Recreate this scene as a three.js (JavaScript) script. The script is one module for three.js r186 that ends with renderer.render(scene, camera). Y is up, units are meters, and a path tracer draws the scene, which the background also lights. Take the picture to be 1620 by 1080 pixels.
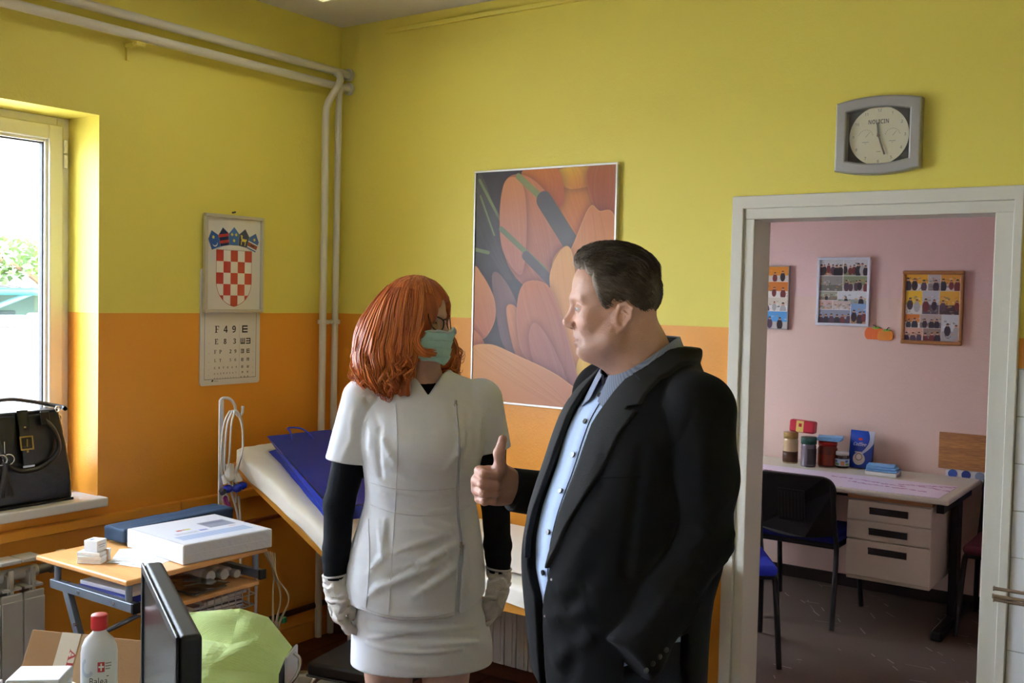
import * as THREE from 'three';
import { mergeGeometries, mergeVertices } from 'three/addons/utils/BufferGeometryUtils.js';
import { RoundedBoxGeometry } from 'three/addons/geometries/RoundedBoxGeometry.js';
import { RectAreaLightUniformsLib } from 'three/addons/lights/RectAreaLightUniformsLib.js';
import { ImprovedNoise } from 'three/addons/math/ImprovedNoise.js';

// ---------------------------------------------------------------- camera, sky, lights, exposure
const scene = new THREE.Scene();
const camera = new THREE.PerspectiveCamera(2 * Math.atan(540 / 1635.07) * 180 / Math.PI, 1620 / 1080, 0.05, 200);
camera.position.set(3.5848, 1.66, 3.6493);
{
  const yaw = 0.6089, pitch = 0.0426, roll = 0.0217;
  const f = new THREE.Vector3(-Math.sin(yaw) * Math.cos(pitch), -Math.sin(pitch), -Math.cos(yaw) * Math.cos(pitch));
  const r = new THREE.Vector3(Math.cos(yaw), 0, -Math.sin(yaw)), u = new THREE.Vector3().crossVectors(r, f);
  const c = Math.cos(roll), s = Math.sin(roll);
  const r2 = r.clone().multiplyScalar(c).addScaledVector(u, s), u2 = u.clone().multiplyScalar(c).addScaledVector(r, -s);
  camera.quaternion.setFromRotationMatrix(new THREE.Matrix4().makeBasis(r2, u2, f.clone().negate()));
}
camera.updateMatrixWorld();
scene.background = new THREE.Color().setRGB(17.5, 20, 23.5);     // a bright overcast sky, even all round
RectAreaLightUniformsLib.init();
const renderer = new THREE.WebGLRenderer();
renderer.toneMapping = THREE.LinearToneMapping;
renderer.toneMappingExposure = 1.18;
renderer.shadowMap.enabled = true;

// ---------------------------------------------------------------- helpers
const V = (x, y, z) => new THREE.Vector3(x, y, z);
let seed = 20240;
const rnd = () => { seed = (seed * 1664525 + 1013904223) >>> 0; return seed / 4294967296; };
const rr = (a, b) => a + (b - a) * rnd();
const noise = new ImprovedNoise();
const fbm = (x, y, z) => noise.noise(x, y, z) + .5 * noise.noise(x * 2.1, y * 2.1, z * 2.1 + 7) + .25 * noise.noise(x * 4.3, y * 4.3, z * 4.3 + 3);
const clamp = (x, a, b) => Math.min(b, Math.max(a, x));
const lerp = (a, b, t) => a + (b - a) * t;
const gauss = (x) => Math.exp(-x * x);
const sstep = (a, b, x) => { const t = clamp((x - a) / (b - a), 0, 1); return t * t * (3 - 2 * t); };

function M(color, roughness = .6, o = {}) {
  const m = new THREE.MeshPhysicalMaterial({ roughness, metalness: 0, ...o });
  if (Array.isArray(color)) m.color.setRGB(...color); else m.color.set(color);
  m.side = THREE.DoubleSide;
  return m;
}
function dataTex(w, h, fn, srgb = true, repeat = [1, 1]) {
  const d = new Uint8Array(w * h * 4);
  for (let j = 0; j < h; j++) for (let i = 0; i < w; i++) {
    const c = fn(i / w, j / h, i, j), k = 4 * (j * w + i);
    if (typeof c === 'number') { d[k] = d[k + 1] = d[k + 2] = clamp(c * 255, 0, 255); } else { d[k] = clamp(c[0], 0, 255); d[k + 1] = clamp(c[1], 0, 255); d[k + 2] = clamp(c[2], 0, 255); }
    d[k + 3] = 255;
  }
  const t = new THREE.DataTexture(d, w, h);
  t.magFilter = THREE.LinearFilter; t.minFilter = THREE.LinearFilter; t.wrapS = t.wrapT = THREE.RepeatWrapping;
  if (srgb) t.colorSpace = THREE.SRGBColorSpace;
  t.repeat.set(...repeat); t.needsUpdate = true;
  return t;
}
function canvasTex(w, h, draw) {
  const c = document.createElement('canvas'); c.width = w; c.height = h;
  const g = c.getContext('2d'); draw(g, w, h);
  const t = new THREE.CanvasTexture(c); t.colorSpace = THREE.SRGBColorSpace; t.magFilter = THREE.LinearFilter;
  return t;
}
function again(t, u, v) { const c = t.clone(); c.repeat.set(u, v); c.needsUpdate = true; return c; }
// tiling noise: periodic sums of sines of lattice noise
function tileNoise(n, cells, s) {
  const g = []; const r0 = seed; seed = s;
  for (let i = 0; i < cells * cells; i++) g.push(rnd());
  seed = r0;
  return (u, v) => {
    const x = u * cells, y = v * cells, i = Math.floor(x), j = Math.floor(y), fx = x - i, fy = y - j;
    const a = (p, q) => g[((q % cells + cells) % cells) * cells + (p % cells + cells) % cells];
    const sx = fx * fx * (3 - 2 * fx), sy = fy * fy * (3 - 2 * fy);
    return lerp(lerp(a(i, j), a(i + 1, j), sx), lerp(a(i, j + 1), a(i + 1, j + 1), sx), sy);
  };
}
const nA = tileNoise(0, 16, 11), nB = tileNoise(0, 48, 12), nC = tileNoise(0, 128, 13), nD = tileNoise(0, 6, 14);
const T = {
  plaster: dataTex(256, 256, (u, v) => .25 * nA(u, v) + .35 * nB(u, v) + .4 * nC(u, v), false),
  weave: dataTex(128, 128, (u, v, i, j) => .5 + .25 * Math.sin(i * Math.PI / 2) * Math.sin(j * Math.PI / 2) + .25 * (nC(u, v) - .5), false),
  fine: dataTex(256, 256, (u, v) => .6 * nC(u, v) + .4 * nB(u, v), false),
  leather: dataTex(256, 256, (u, v) => Math.abs(nB(u, v) - .5) * 1.2 + .4 * nC(u, v), false),
  stroke: dataTex(256, 256, (u, v) => .5 * nC(u, v * .12) + .3 * nB(u, v * .2) + .2 * nA(u, v), false),
  skin: dataTex(256, 256, (u, v) => .5 * nC(u, v) + .5 * nC(v + .3, u), false),
};
function strip(g) {   // only what every geometry shares, so that any two merge
  let h = g.index ? g.toNonIndexed() : g.clone();
  for (const k of Object.keys(h.attributes)) if (!['position', 'normal', 'uv', 'color'].includes(k)) h.deleteAttribute(k);
  if (!h.attributes.uv) h.setAttribute('uv', new THREE.BufferAttribute(new Float32Array(h.attributes.position.count * 2), 2));
  if (!h.attributes.normal) h.computeVertexNormals();
  return h;
}
function merge(list) {
  const l = list.flat(9).map(strip), anyC = l.some((g) => g.attributes.color);
  if (anyC) for (const g of l) if (!g.attributes.color) { const a = new Float32Array(g.attributes.position.count * 3).fill(1); g.setAttribute('color', new THREE.BufferAttribute(a, 3)); }
  return l.length === 1 ? l[0] : mergeGeometries(l);
}
function at(g, x = 0, y = 0, z = 0, rx = 0, ry = 0, rz = 0) {
  g.applyMatrix4(new THREE.Matrix4().compose(V(x, y, z), new THREE.Quaternion().setFromEuler(new THREE.Euler(rx, ry, rz, 'YXZ')), V(1, 1, 1)));
  return g;
}
// box uv in metres
function boxUV(g) {
  const p = g.attributes.position, n = g.attributes.normal, uv = new Float32Array(p.count * 2);
  for (let i = 0; i < p.count; i++) {
    const ax = Math.abs(n.getX(i)), ay = Math.abs(n.getY(i)), az = Math.abs(n.getZ(i));
    uv[2 * i] = ax > ay && ax > az ? p.getZ(i) : p.getX(i);
    uv[2 * i + 1] = ay > ax && ay > az ? p.getZ(i) : p.getY(i);
  }
  g.setAttribute('uv', new THREE.BufferAttribute(uv, 2));
  return g;
}
function box(w, h, d, x = 0, y = 0, z = 0, r = 0, seg = 2) {
  const k = Math.min(r, w / 2.01, h / 2.01, d / 2.01);
  const g = r > 0 ? new RoundedBoxGeometry(w, h, d, seg, k) : new THREE.BoxGeometry(w, h, d);
  return boxUV(at(g, x, y, z));
}
function boxAB(x0, y0, z0, x1, y1, z1, r = 0) { return box(Math.abs(x1 - x0), Math.abs(y1 - y0), Math.abs(z1 - z0), (x0 + x1) / 2, (y0 + y1) / 2, (z0 + z1) / 2, r); }
function cyl(r0, r1, h, x = 0, y = 0, z = 0, seg = 20) { return at(new THREE.CylinderGeometry(r1, r0, h, seg), x, y + h / 2, z); }
function rod(a, b, r, seg = 10, r2 = r) {
  const A = V(...a), B = V(...b), d = B.clone().sub(A), g = new THREE.CylinderGeometry(r2, r, d.length(), seg);
  g.applyQuaternion(new THREE.Quaternion().setFromUnitVectors(V(0, 1, 0), d.clone().normalize()));
  return g.translate((A.x + B.x) / 2, (A.y + B.y) / 2, (A.z + B.z) / 2);
}
function tube(pts, r, n = 40, rad = 8, closed = false) { return new THREE.TubeGeometry(new THREE.CatmullRomCurve3(pts.map((p) => Array.isArray(p) ? V(...p) : p), closed, 'centripetal'), n, r, rad, closed); }
function lathe(pts, seg = 28) { return new THREE.LatheGeometry(pts.map((p) => new THREE.Vector2(...p)), seg); }
function extr(poly, depth, bevel = 0, holes = [], seg = 12) {
  const s = poly instanceof THREE.Shape ? poly : new THREE.Shape(poly.map((p) => new THREE.Vector2(...p)));
  for (const h of holes) s.holes.push(new THREE.Path(h.map((p) => new THREE.Vector2(...p))));
  return new THREE.ExtrudeGeometry(s, { depth, bevelEnabled: bevel > 0, bevelThickness: bevel, bevelSize: bevel, bevelSegments: 2, curveSegments: seg });
}
function plane01(w, h) { return new THREE.PlaneGeometry(w, h); }
const names = {};
function numbered(n) { names[n] = (names[n] ?? -1) + 1; return names[n] ? n + '_' + String(names[n]).padStart(3, '0') : n; }
function mesh(name, g, m, parent) {
  if (Array.isArray(g)) g = merge(g);
  const o = new THREE.Mesh(g, m); o.name = name; o.castShadow = o.receiveShadow = true;
  (parent ?? scene).add(o);
  return o;
}
function thing(name, label, category, pos = [0, 0, 0], turn = 0, group) {
  const o = new THREE.Group(); o.name = numbered(name); scene.add(o);
  o.position.set(...pos); o.rotation.y = turn; o.userData = { label, category };
  if (group) o.userData.group = group;
  return o;
}
function struct(name, label, category) { const o = new THREE.Group(); o.name = name; o.userData = { kind: 'structure', label, category }; scene.add(o); return o; }

// ---------------------------------------------------------------- materials of the place
const yellow = M([.80, .68, .115], .55, { bumpMap: again(T.plaster, 2.2, 2.2), bumpScale: .0007 });
const orange = M([.82, .335, .032], .36, { bumpMap: again(T.plaster, 2.2, 2.2), bumpScale: .0008 });
const white = M('#e9e6dc', .5);
const ceilMat = M('#dcd6c8', .8, { bumpMap: again(T.plaster, 1.5, 1.5), bumpScale: .001 });
const pvc = M('#ebe7e0', .35);
const enamel = M('#dcd8cc', .4, { bumpMap: again(T.stroke, 3, 1), bumpScale: .0004 });
const pipeWhite = M('#d9d3c0', .4, { bumpMap: again(T.fine, 2, 2), bumpScale: .0006 });
const chrome = M('#c9c9cb', .22, { metalness: 1 });
const steelGrey = M('#7d8794', .4, { metalness: .5 });
const blackPlastic = M('#0b0b0d', .38);
const blackMetal = M('#101013', .45);
const beech = M('#d8a05c', .4, { map: dataTex(512, 128, (u, v) => { const g = nA(u * .4, v * 3) * .5 + nB(u * .5, v * 4) * .3 + nC(u * .3, v) * .2; return [lerp(196, 226, g), lerp(140, 172, g), lerp(82, 108, g)]; }) });
beech.color.set('#ffffff');
const paper = M('#f1f1ee', .7);
const glassPane = M('#ffffff', 0, { transmission: 1, ior: 1.5 });

// ---------------------------------------------------------------- room shell
const HC = 2.94, PY = 1.565, RX = 4.8, RZ = 5.6, TW = .34;
function wallPiece(parent, name, m, axis, a0, a1, y0, y1, at0, thick, holes) {   // axis 'x': plane x = at0 spanning z; axis 'z': plane z = at0 spanning x
  const hs = holes.map(([p, q, r, s]) => [Math.max(p, a0), Math.min(q, a1), Math.max(r, y0), Math.min(s, y1)]).filter(([p, q, r, s]) => p < q && r < s);
  // outline with notches cut by rectangles that may touch the border: split into columns
  const xs = [...new Set([a0, a1, ...hs.flatMap(([p, q]) => [p, q])])].sort((p, q) => p - q), gs = [];
  for (let i = 0; i + 1 < xs.length; i++) {
    const mid = (xs[i] + xs[i + 1]) / 2, cuts = hs.filter(([p, q]) => p < mid && mid < q).map(([, , r, s]) => [r, s]).sort((p, q) => p[0] - q[0]);
    let y = y0;
    for (const [r, s] of [...cuts, [y1, y1]]) {
      if (r - y > 1e-4) gs.push(axis === 'x' ? boxAB(at0, y, xs[i], at0 + thick, r, xs[i + 1]) : boxAB(xs[i], y, at0, xs[i + 1], r, at0 + thick));
      y = s;
    }
  }
  return mesh(name, gs, m, parent);
}
const W1 = [1.297, 2.95, .855, 2.321], W2 = [3.75, 4.75, .855, 2.321], W3 = [-1.8, -.9, .95, 2.25];
const DOOR = [2.10, 2.965, 0, 1.99];
const wl = struct('wall_left', 'window wall painted yellow above and orange below', 'wall');
wallPiece(wl, 'yellow_paint', yellow, 'x', -.14, RZ + .2, PY, HC, -TW, TW, [W1, W2]);
wallPiece(wl, 'orange_paint', orange, 'x', -.14, RZ + .2, 0, PY, -TW, TW, [W1, W2]);
const wb = struct('wall_back', 'back wall with doorway, painted yellow above and orange below', 'wall');
wallPiece(wb, 'yellow_paint', yellow, 'z', 0, RX + .2, PY, HC, -.14, .14, [DOOR]);
wallPiece(wb, 'orange_paint', orange, 'z', 0, RX + .2, 0, PY, -.14, .14, [DOOR]);
const wr = struct('wall_right', 'side wall behind the photographer to the right', 'wall');
mesh('yellow_paint', boxAB(RX, PY, 0, RX + .2, HC, RZ + .2), yellow, wr);
mesh('white_tiling', boxAB(RX, 0, 0, RX + .2, PY, RZ + .2), M('#e7e8ea', .25), wr);
const wf = struct('wall_front', 'wall behind the photographer', 'wall');
mesh('white_paint', boxAB(0, 0, RZ, RX, HC, RZ + .2), M('#e6e3dc', .6), wf);
const woodFloorTex = dataTex(512, 512, (u, v) => { const g = nA(u * .3, v * 2) * .5 + nB(u * .3, v * 3) * .3 + nC(u * .2, v * 2) * .2; return [lerp(80, 116, g), lerp(46, 68, g), lerp(25, 38, g)]; });
const floorMats = [0, 1, 2].map((k) => { const m = M(['#ffffff', '#f0e6da', '#e2d3c4'][k], .45, { map: again(woodFloorTex, .8, 1.6) }); return m; });
{
  const fl = struct('floor', 'brown wooden board floor', 'floor');
  mesh('subfloor', boxAB(-TW, -.12, 0, RX, -.008, RZ + .1), M('#3c2616', .8), fl);
  const w = .14;
  for (let i = 0; i * w < RX; i++) mesh('plank', box(w - .004, .018, RZ, i * w + w / 2, -.009, RZ / 2, .002, 1), floorMats[(i * 7) % 3], fl);
}
{
  const c = struct('ceiling', 'plain off-white ceiling', 'ceiling');
  mesh('slab', boxAB(-TW, HC, -.14, RX + .2, HC + .2, RZ + .2), ceilMat, c);
}
{ // dado rail and the board below it on the window wall
  const t = struct('trim_1', 'orange painted dado rail on the window wall', 'trim');
  mesh('rail', [boxAB(0, .744, .93, .032, .783, RZ, .006), boxAB(0, .744, .0, .032, .783, .926, .006)], orange, t);
  mesh('lower_bead', boxAB(0, .622, 0, .016, .64, RZ, .004), M('#7c3a08', .5), t);
  const b = struct('baseboard_left', 'orange painted skirting board on the window wall', 'baseboard');
  mesh('board', boxAB(0, 0, 0, .016, .085, RZ, .004), orange, b);
  const bb = struct('baseboard_back', 'brown skirting board on the back wall', 'baseboard');
  mesh('board', [boxAB(.016, 0, 0, 2.04, .09, .016, .004)], M('#5a2c10', .5), bb);
  const t2 = struct('trim_2', 'flat yellow painted cable duct under the ceiling on the back wall', 'trim');
  mesh('duct', boxAB(.3, 2.872, 0, 2.9, 2.893, .02, .003), yellow, t2);
}

// ---------------------------------------------------------------- windows
function makeWindow(n, [z0, z1, y0, y1], mullion) {
  const o = struct('window_' + n, ['', 'white plastic window at the left with the bag on its sill', 'white plastic window nearer the photographer', 'white plastic window of the back office'][n], 'window');
  const xi = -.2, gs = [];
  const fr = (x0, x1, a0, a1, b0, b1, w, r) => [boxAB(x0, b0, a0, x1, b1, a0 + w, r), boxAB(x0, b0, a1 - w, x1, b1, a1, r), boxAB(x0, b1 - w, a0 + w, x1, b1, a1 - w, r), boxAB(x0, b0, a0 + w, x1, b0 + w, a1 - w, r)];
  mesh('window_frame', fr(xi - .07, xi, z0, z1, y0, y1, .05, .004), pvc, o);
  const parts = mullion ? [[z0 + .032, mullion - .004], [mullion + .004, z1 - .032]] : [[z0 + .032, z1 - .032]];
  for (const [a, b] of parts) {
    const s = mesh('sash', [fr(xi - .055, xi + .014, a, b, y0 + .032, y1 - .032, .058, .006), fr(xi - .045, xi + .004, a + .05, b - .05, y0 + .082, y1 - .082, .02, .006)], pvc, o);
    mesh('gasket', fr(xi - .03, xi - .008, a + .069, b - .069, y0 + .101, y1 - .101, .006), M('#202024', .6), s);
    mesh('pane', boxAB(xi - .024, y0 + .1, a + .068, xi - .02, y1 - .1, b - .068), glassPane, s);
    for (const y of [y0 + .14, y1 - .14]) mesh('hinge', [cyl(.008, .008, .05, xi + .02, y - .055, a - .006, 12), cyl(.008, .008, .05, xi + .02, y + .003, a - .006, 12)], pvc, o);
  }
  const sill = mesh('sill', [boxAB(xi, y0 - .034, z0, .0, y0 + .0015, z1), boxAB(-.01, y0 - .034, z0 - .012, .055, y0 + .002, z1 + .012, .006)], M('#dfe0e2', .35), o);
  return o;
}
makeWindow(1, W1, 2.08); makeWindow(2, W2, null); makeWindow(3, W3, null);

// ---------------------------------------------------------------- heating pipes
{
  const r = .0185, p1 = thing('heating_pipe', 'upper white heating pipe under the ceiling, bending down as the left riser', 'pipe', [0, 0, 0], 0, 'white heating pipes on the window wall');
  mesh('run', rod([.06, 2.707, .0], [.06, 2.707, RZ], r, 16), pipeWhite, p1);
  mesh('riser', tube([[.062, 2.7, .1], [.085, 2.69, .1], [.105, 2.655, .112], [.095, 2.6, .14], [.066, 2.54, .156], [.06, 2.48, .158], [.06, 2.2, .158], [.06, 1.2, .16], [.06, .4, .162], [.06, .02, .162]], .017, 90, 14), pipeWhite, p1);
  mesh('wall_collar', [at(cyl(.03, .03, .012), .06, 2.707, .002, Math.PI / 2)], pipeWhite, p1);
  const p2 = thing('heating_pipe', 'lower white heating pipe under the ceiling, turning down as the right riser', 'pipe', [0, 0, 0], 0, 'white heating pipes on the window wall');
  mesh('run', rod([.06, 2.64, .0], [.06, 2.64, RZ], r, 16), pipeWhite, p2);
  mesh('riser', tube([[.06, 2.64, .06], [.06, 2.62, .068], [.06, 2.58, .073], [.06, 2.3, .075], [.06, 1.2, .08], [.06, .02, .082]], .016, 70, 14), pipeWhite, p2);
  mesh('wall_collar', [at(cyl(.03, .03, .012), .06, 2.64, .002, Math.PI / 2)], pipeWhite, p2);
  const c = thing('pipe_clamp', 'white double clamp holding the two risers at the colour border', 'clamp', [.06, 1.525, .12]);
  mesh('ring', [cyl(.026, .026, .02, 0, -.01, .038, 18), cyl(.025, .025, .02, 0, -.01, -.041, 18), box(.012, .016, .05, .01, 0, 0, .003)], pipeWhite, c);
  mesh('screw', at(cyl(.009, .009, .008, 0, 0, 0, 12), .015, 0, 0, 0, 0, -Math.PI / 2), pipeWhite, c);
  const h = thing('pipe_bracket', 'small yellow painted bracket under the lower ceiling pipe', 'bracket', [0, 2.594, 1.17]);
  mesh('arm', [boxAB(0, -.045, .0, .012, .02, .016, .002), boxAB(0, .004, -.004, .08, .02, .02, .002), rod([.06, .012, -.03], [.06, .012, .03], .006)], yellow, h);
  const lp = thing('floor_pipe', 'thin dark pipe running low along the window wall', 'pipe', [0, 0, 0]);
  mesh('run', rod([.045, .172, .02], [.045, .172, 1.25], .014, 12), M('#3a2012', .5), lp);
}

// ---------------------------------------------------------------- door frame, tiles, towel rail
{
  const d = struct('door_1', 'cream painted door frame of the open doorway to the office', 'door frame');
  const [x0, x1, , y1] = DOOR;
  mesh('architrave', [boxAB(2.04, 0, 0, 2.085, 2.052, .024, .004), boxAB(2.085, 0, 0, 2.1, 2.03, .01), boxAB(2.995, 0, 0, 3.024, 2.052, .024, .004), boxAB(2.04, 2.005, 0, 3.024, 2.052, .0238, .004)], enamel, d);
  mesh('jamb', [boxAB(x0 - .012, 0, -.15, 2.125, 1.968, .012, .004), boxAB(2.94, 0, -.15, 3.0, 1.968, .014, .004)], enamel, d);
  mesh('head', boxAB(2.085, 1.966, -.15, 2.998, 2.01, .0135, .004), enamel, d);
  const tl = M('#e7e8ea', .18), grout = M('#b9b7ad', .8);
  const tw = struct('wall_tiles', 'white square tiles on the wall right of the doorway', 'tiles');
  mesh('grout', boxAB(3.024, 0, 0, 4.7, 1.468, .006), grout, tw);
  const s = .152, y0 = -.053;
  for (let i = 0; i < 11; i++) for (let j = 0; j < 10; j++) {
    const a = Math.max(.002, y0 + j * s), b = y0 + (j + 1) * s - .003;
    mesh('tile', boxAB(3.027 + i * s, a, .004, 3.024 + (i + 1) * s - .001, b, .011, .0015), tl, tw);
  }
  const t = thing('towel_rail', 'wall towel rail with three brown swivel rods right of the doorway', 'towel rail', [3.42, .79, .011]);
  mesh('wall_plate', [box(.03, .12, .012, 0, 0, .006, .003), rod([0, -.05, .22], [0, .05, .22], .008), box(.016, .02, .22, 0, .03, .11), box(.016, .02, .22, 0, -.03, .11)], chrome, t);
  const rodMat = M('#8b7660', .35, { metalness: .3 });
  for (const [y, a] of [[.016, .0], [-.004, .03], [-.02, -.02]]) mesh('swivel_rod', at(merge([rod([0, 0, 0], [-.4, 0, 0], .0055, 10), box(.004, .013, .013, -.4, 0, 0)]), 0, y, .23, 0, a), rodMat, t);
}

// ---------------------------------------------------------------- back office shell
const pink = M('#dcbbb6', .6, { bumpMap: again(T.plaster, 2, 2), bumpScale: .001 }), pinkLow = M('#dbbdae', .5, { bumpMap: again(T.plaster, 2, 2), bumpScale: .001 });
{
  const b = struct('wall_rear', 'pink far wall of the office behind the doorway', 'wall');
  mesh('upper_paint', boxAB(-TW, 1.705, -2.66, 3.6, HC, -2.46), pink, b);
  mesh('lower_paint', boxAB(-TW, 0, -2.66, 3.6, 1.705, -2.4585), pinkLow, b);
  mesh('skirting', boxAB(0, 0, -2.46, 3.4, .07, -2.445, .003), M('#241712', .5), b);
  const l = struct('wall_rear_left', 'pink window wall of the office behind the doorway', 'wall');
  wallPiece(l, 'paint', pink, 'x', -2.46, -.14, 0, HC, -TW, TW, [W3]);
  const r = struct('wall_rear_right', 'pink side wall of the office behind the doorway', 'wall');
  mesh('paint', boxAB(3.4, 0, -2.46, 3.6, HC, -.14), pink, r);
  const f = struct('wall_rear_front', 'pink office side of the dividing wall', 'wall');
  wallPiece(f, 'paint', pink, 'z', 0, 3.4, 0, HC, -.144, .004, [[2.05, 3.02, 0, 2.03]]);
  const c = struct('ceiling_rear', 'plain ceiling of the office behind the doorway', 'ceiling');
  mesh('slab', boxAB(-TW, HC, -2.66, 3.6, HC + .2, -.14), ceilMat, c);
  const fl = struct('floor_rear', 'grey brown vinyl floor with pale scuff marks in the office', 'floor');
  const marks = []; const s0 = seed; seed = 77;
  for (let i = 0; i < 110; i++) marks.push([rnd(), rnd(), (i % 3 ? 2.2 : .1) + rr(-.15, .15), rr(.01, .06), rr(.0012, .0036), rr(.3, 1)]);
  seed = s0;
  const vinyl = canvasTex(1024, 1024, (g, w, h) => {
    g.fillStyle = '#5f5144'; g.fillRect(0, 0, w, h);
    for (let i = 0; i < 9000; i++) { const q = rnd(); g.fillStyle = q > .5 ? 'rgba(140,130,118,.18)' : 'rgba(60,54,48,.18)'; g.fillRect(rnd() * w, rnd() * h, rr(1, 4), rr(1, 4)); }
    for (const [u, v, a, l, t, al] of marks) { g.strokeStyle = `rgba(205,200,195,${(.35 + .5 * al).toFixed(2)})`; g.lineWidth = t * w; g.beginPath(); g.moveTo(u * w, v * h); g.lineTo((u + Math.cos(a) * l) * w, (v + Math.sin(a) * l) * h); g.stroke(); }
  });
  vinyl.wrapS = vinyl.wrapT = THREE.RepeatWrapping; vinyl.repeat.set(.5, .5);
  mesh('vinyl', boxAB(-TW, -.12, -2.46, 3.4, 0, 0), M('#ffffff', .55, { map: vinyl }), fl);
}

// ---------------------------------------------------------------- outside the window
{
  const g = struct('ground', 'pale paved yard outside the window', 'ground');
  mesh('paving', boxAB(-40, -.75, -40, -TW, -.6, 30), M('#b9b6ae', .9), g);
  const gw = thing('garden_wall', 'white rendered yard wall with a rough stone coping outside the window', 'wall', [-6.2, -.6, 0]);
  mesh('render', boxAB(-.12, 0, -14, .12, 1.86, 6), M('#efece4', .9, { bumpMap: again(T.plaster, .6, .6), bumpScale: .01 }), gw);
  const cm = [M([.07, .065, .06], .95), M([.05, .047, .043], .95), M([.09, .085, .078], .95)];
  for (let z = -13.8, i = 0; z < 5.8; z += .5, i++) mesh('coping_stone', box(.34, .12 + .02 * (i % 3), .47, 0, 1.92, z, .03), cm[i % 3], gw);
  const sh = thing('garden_shed', 'small green shed with a light corrugated roof beyond the yard wall', 'shed', [-9.2, -.6, -3.2]);
  mesh('wall', boxAB(-1.6, 0, -3, 0, 2.22, 2), M([.045, .085, .062], .8), sh);
  mesh('door', boxAB(-.05, 0, -.35, .03, 1.95, .35, .01), M([.02, .035, .03], .8), sh);
  mesh('window', boxAB(-.05, 1.1, .75, .03, 1.8, 1.25, .01), M([.012, .02, .02], .3), sh);
  const rp = []; for (let z = -3.4; z < 2.4; z += .15) rp.push(at(boxAB(-2.1, 0, z, .55, .02, z + .11, .008), 0, 2.28, 0, 0, 0, -.09));
  mesh('roof', rp, M([.12, .105, .095], .7), sh);
  mesh('gutter', rod([.58, 2.2, -3.4], [.58, 2.2, 2.4], .045), M([.02, .12, .11], .5), sh);
  mesh('brace', rod([.05, 1.55, 1.1], [.55, 2.2, -.3], .03), M([.1, .28, .33], .5), sh);
  const hs = thing('neighbour_house', 'pale house with a tiled roof far beyond the yard', 'house', [-15, -.6, -6]);
  mesh('wall', boxAB(-6, 0, -9, 0, 2.9, 6), M('#e9e4da', .9), hs);
  const tm = [M([.13, .11, .1], .9), M([.09, .075, .068], .9), M([.16, .14, .125], .9)];
  for (let k = 0; k < 13; k++) mesh('tile_row', at(boxAB(-.3, 0, -9.4, .06, .07, 6.4, .02), .5 - k * .3, 2.85 + k * .1, 0, 0, 0, -.42), tm[k % 3], hs);
  mesh('rear_slope', at(boxAB(-4, 0, -9.4, 0, .08, 6.4), -3.2, 4.15, 0, 0, 0, .33), tm[0], hs);
  // climbing plant above the shed roof
  const vine = thing('climbing_vine', 'light green leafy vine growing over the shed roof', 'vine', [-8.9, 1.65, -3.2]);
  mesh('stem', [tube([[.2, -2.2, -1], [.1, -.4, -.8], [.2, .3, 0], [0, .35, 1.2]], .03, 20, 6), tube([[.1, -.3, -.8], [0, .3, -1.6], [.1, .2, -2.4]], .025, 16, 6), tube([[.2, .3, 0], [.1, .6, .3], [.2, .75, .9]], .02, 16, 6)], M('#6b543d', .9), vine);
  const leaf = new THREE.BufferGeometry();
  leaf.setAttribute('position', new THREE.BufferAttribute(new Float32Array([0, 0, 0, .05, .02, .03, .09, 0, 0, .05, .02, -.03, 0, 0, 0, .09, 0, 0]), 3));
  leaf.setIndex([0, 1, 2, 0, 2, 3]); leaf.computeVertexNormals();
  const lm = [M([.13, .22, .04], .8, { transmission: .35 }), M([.08, .15, .03], .8, { transmission: .35 })], lv = [[], []];
  for (let i = 0; i < 1500; i++) {
    const z = rr(-2.6, 1.5), y = .28 + .28 * noise.noise(z * 1.3, 3, 1) + rr(-.2, .24), s = rr(.9, 1.8);
    const q = leaf.clone(); q.scale(s, s, s); lv[i % 2].push(at(q, rr(-.35, .4), y, z, rr(-1, 1), rr(0, 6.3), rr(-1, 1)));
  }
  lv.forEach((l, k) => { const o = mesh('leaves', merge(l), lm[k], vine); o.userData.kind = 'stuff'; });
}

// ---------------------------------------------------------------- ceiling luminaire
{
  const l = thing('ceiling_light', 'square white ceiling light panel at the top edge near the room corner', 'ceiling light', [.437, 2.86, .557]);
  const w = .6, h = HC - 2.86;
  mesh('housing', [boxAB(0, 0, 0, .014, h, w), boxAB(w - .014, 0, 0, w, h, w), boxAB(.014, 0, 0, w - .014, h, .014), boxAB(.014, 0, w - .014, w - .014, h, w), boxAB(.014, .04, .014, w - .014, h, w - .014)], M('#e2dbb4', .45), l);
  mesh('lit_diffuser', boxAB(.016, .03, .016, w - .016, .036, w - .016), M('#ffffff', .6, { emissive: new THREE.Color(.94, 1, .96), emissiveIntensity: 1.5 }), l);
  const a = new THREE.RectAreaLight(new THREE.Color(1, .97, .9), .7, w - .04, w - .04);
  a.position.set(.437 + w / 2, 2.884, .557 + w / 2); a.lookAt(.437 + w / 2, 0, .557 + w / 2);
  scene.add(a);
}

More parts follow.
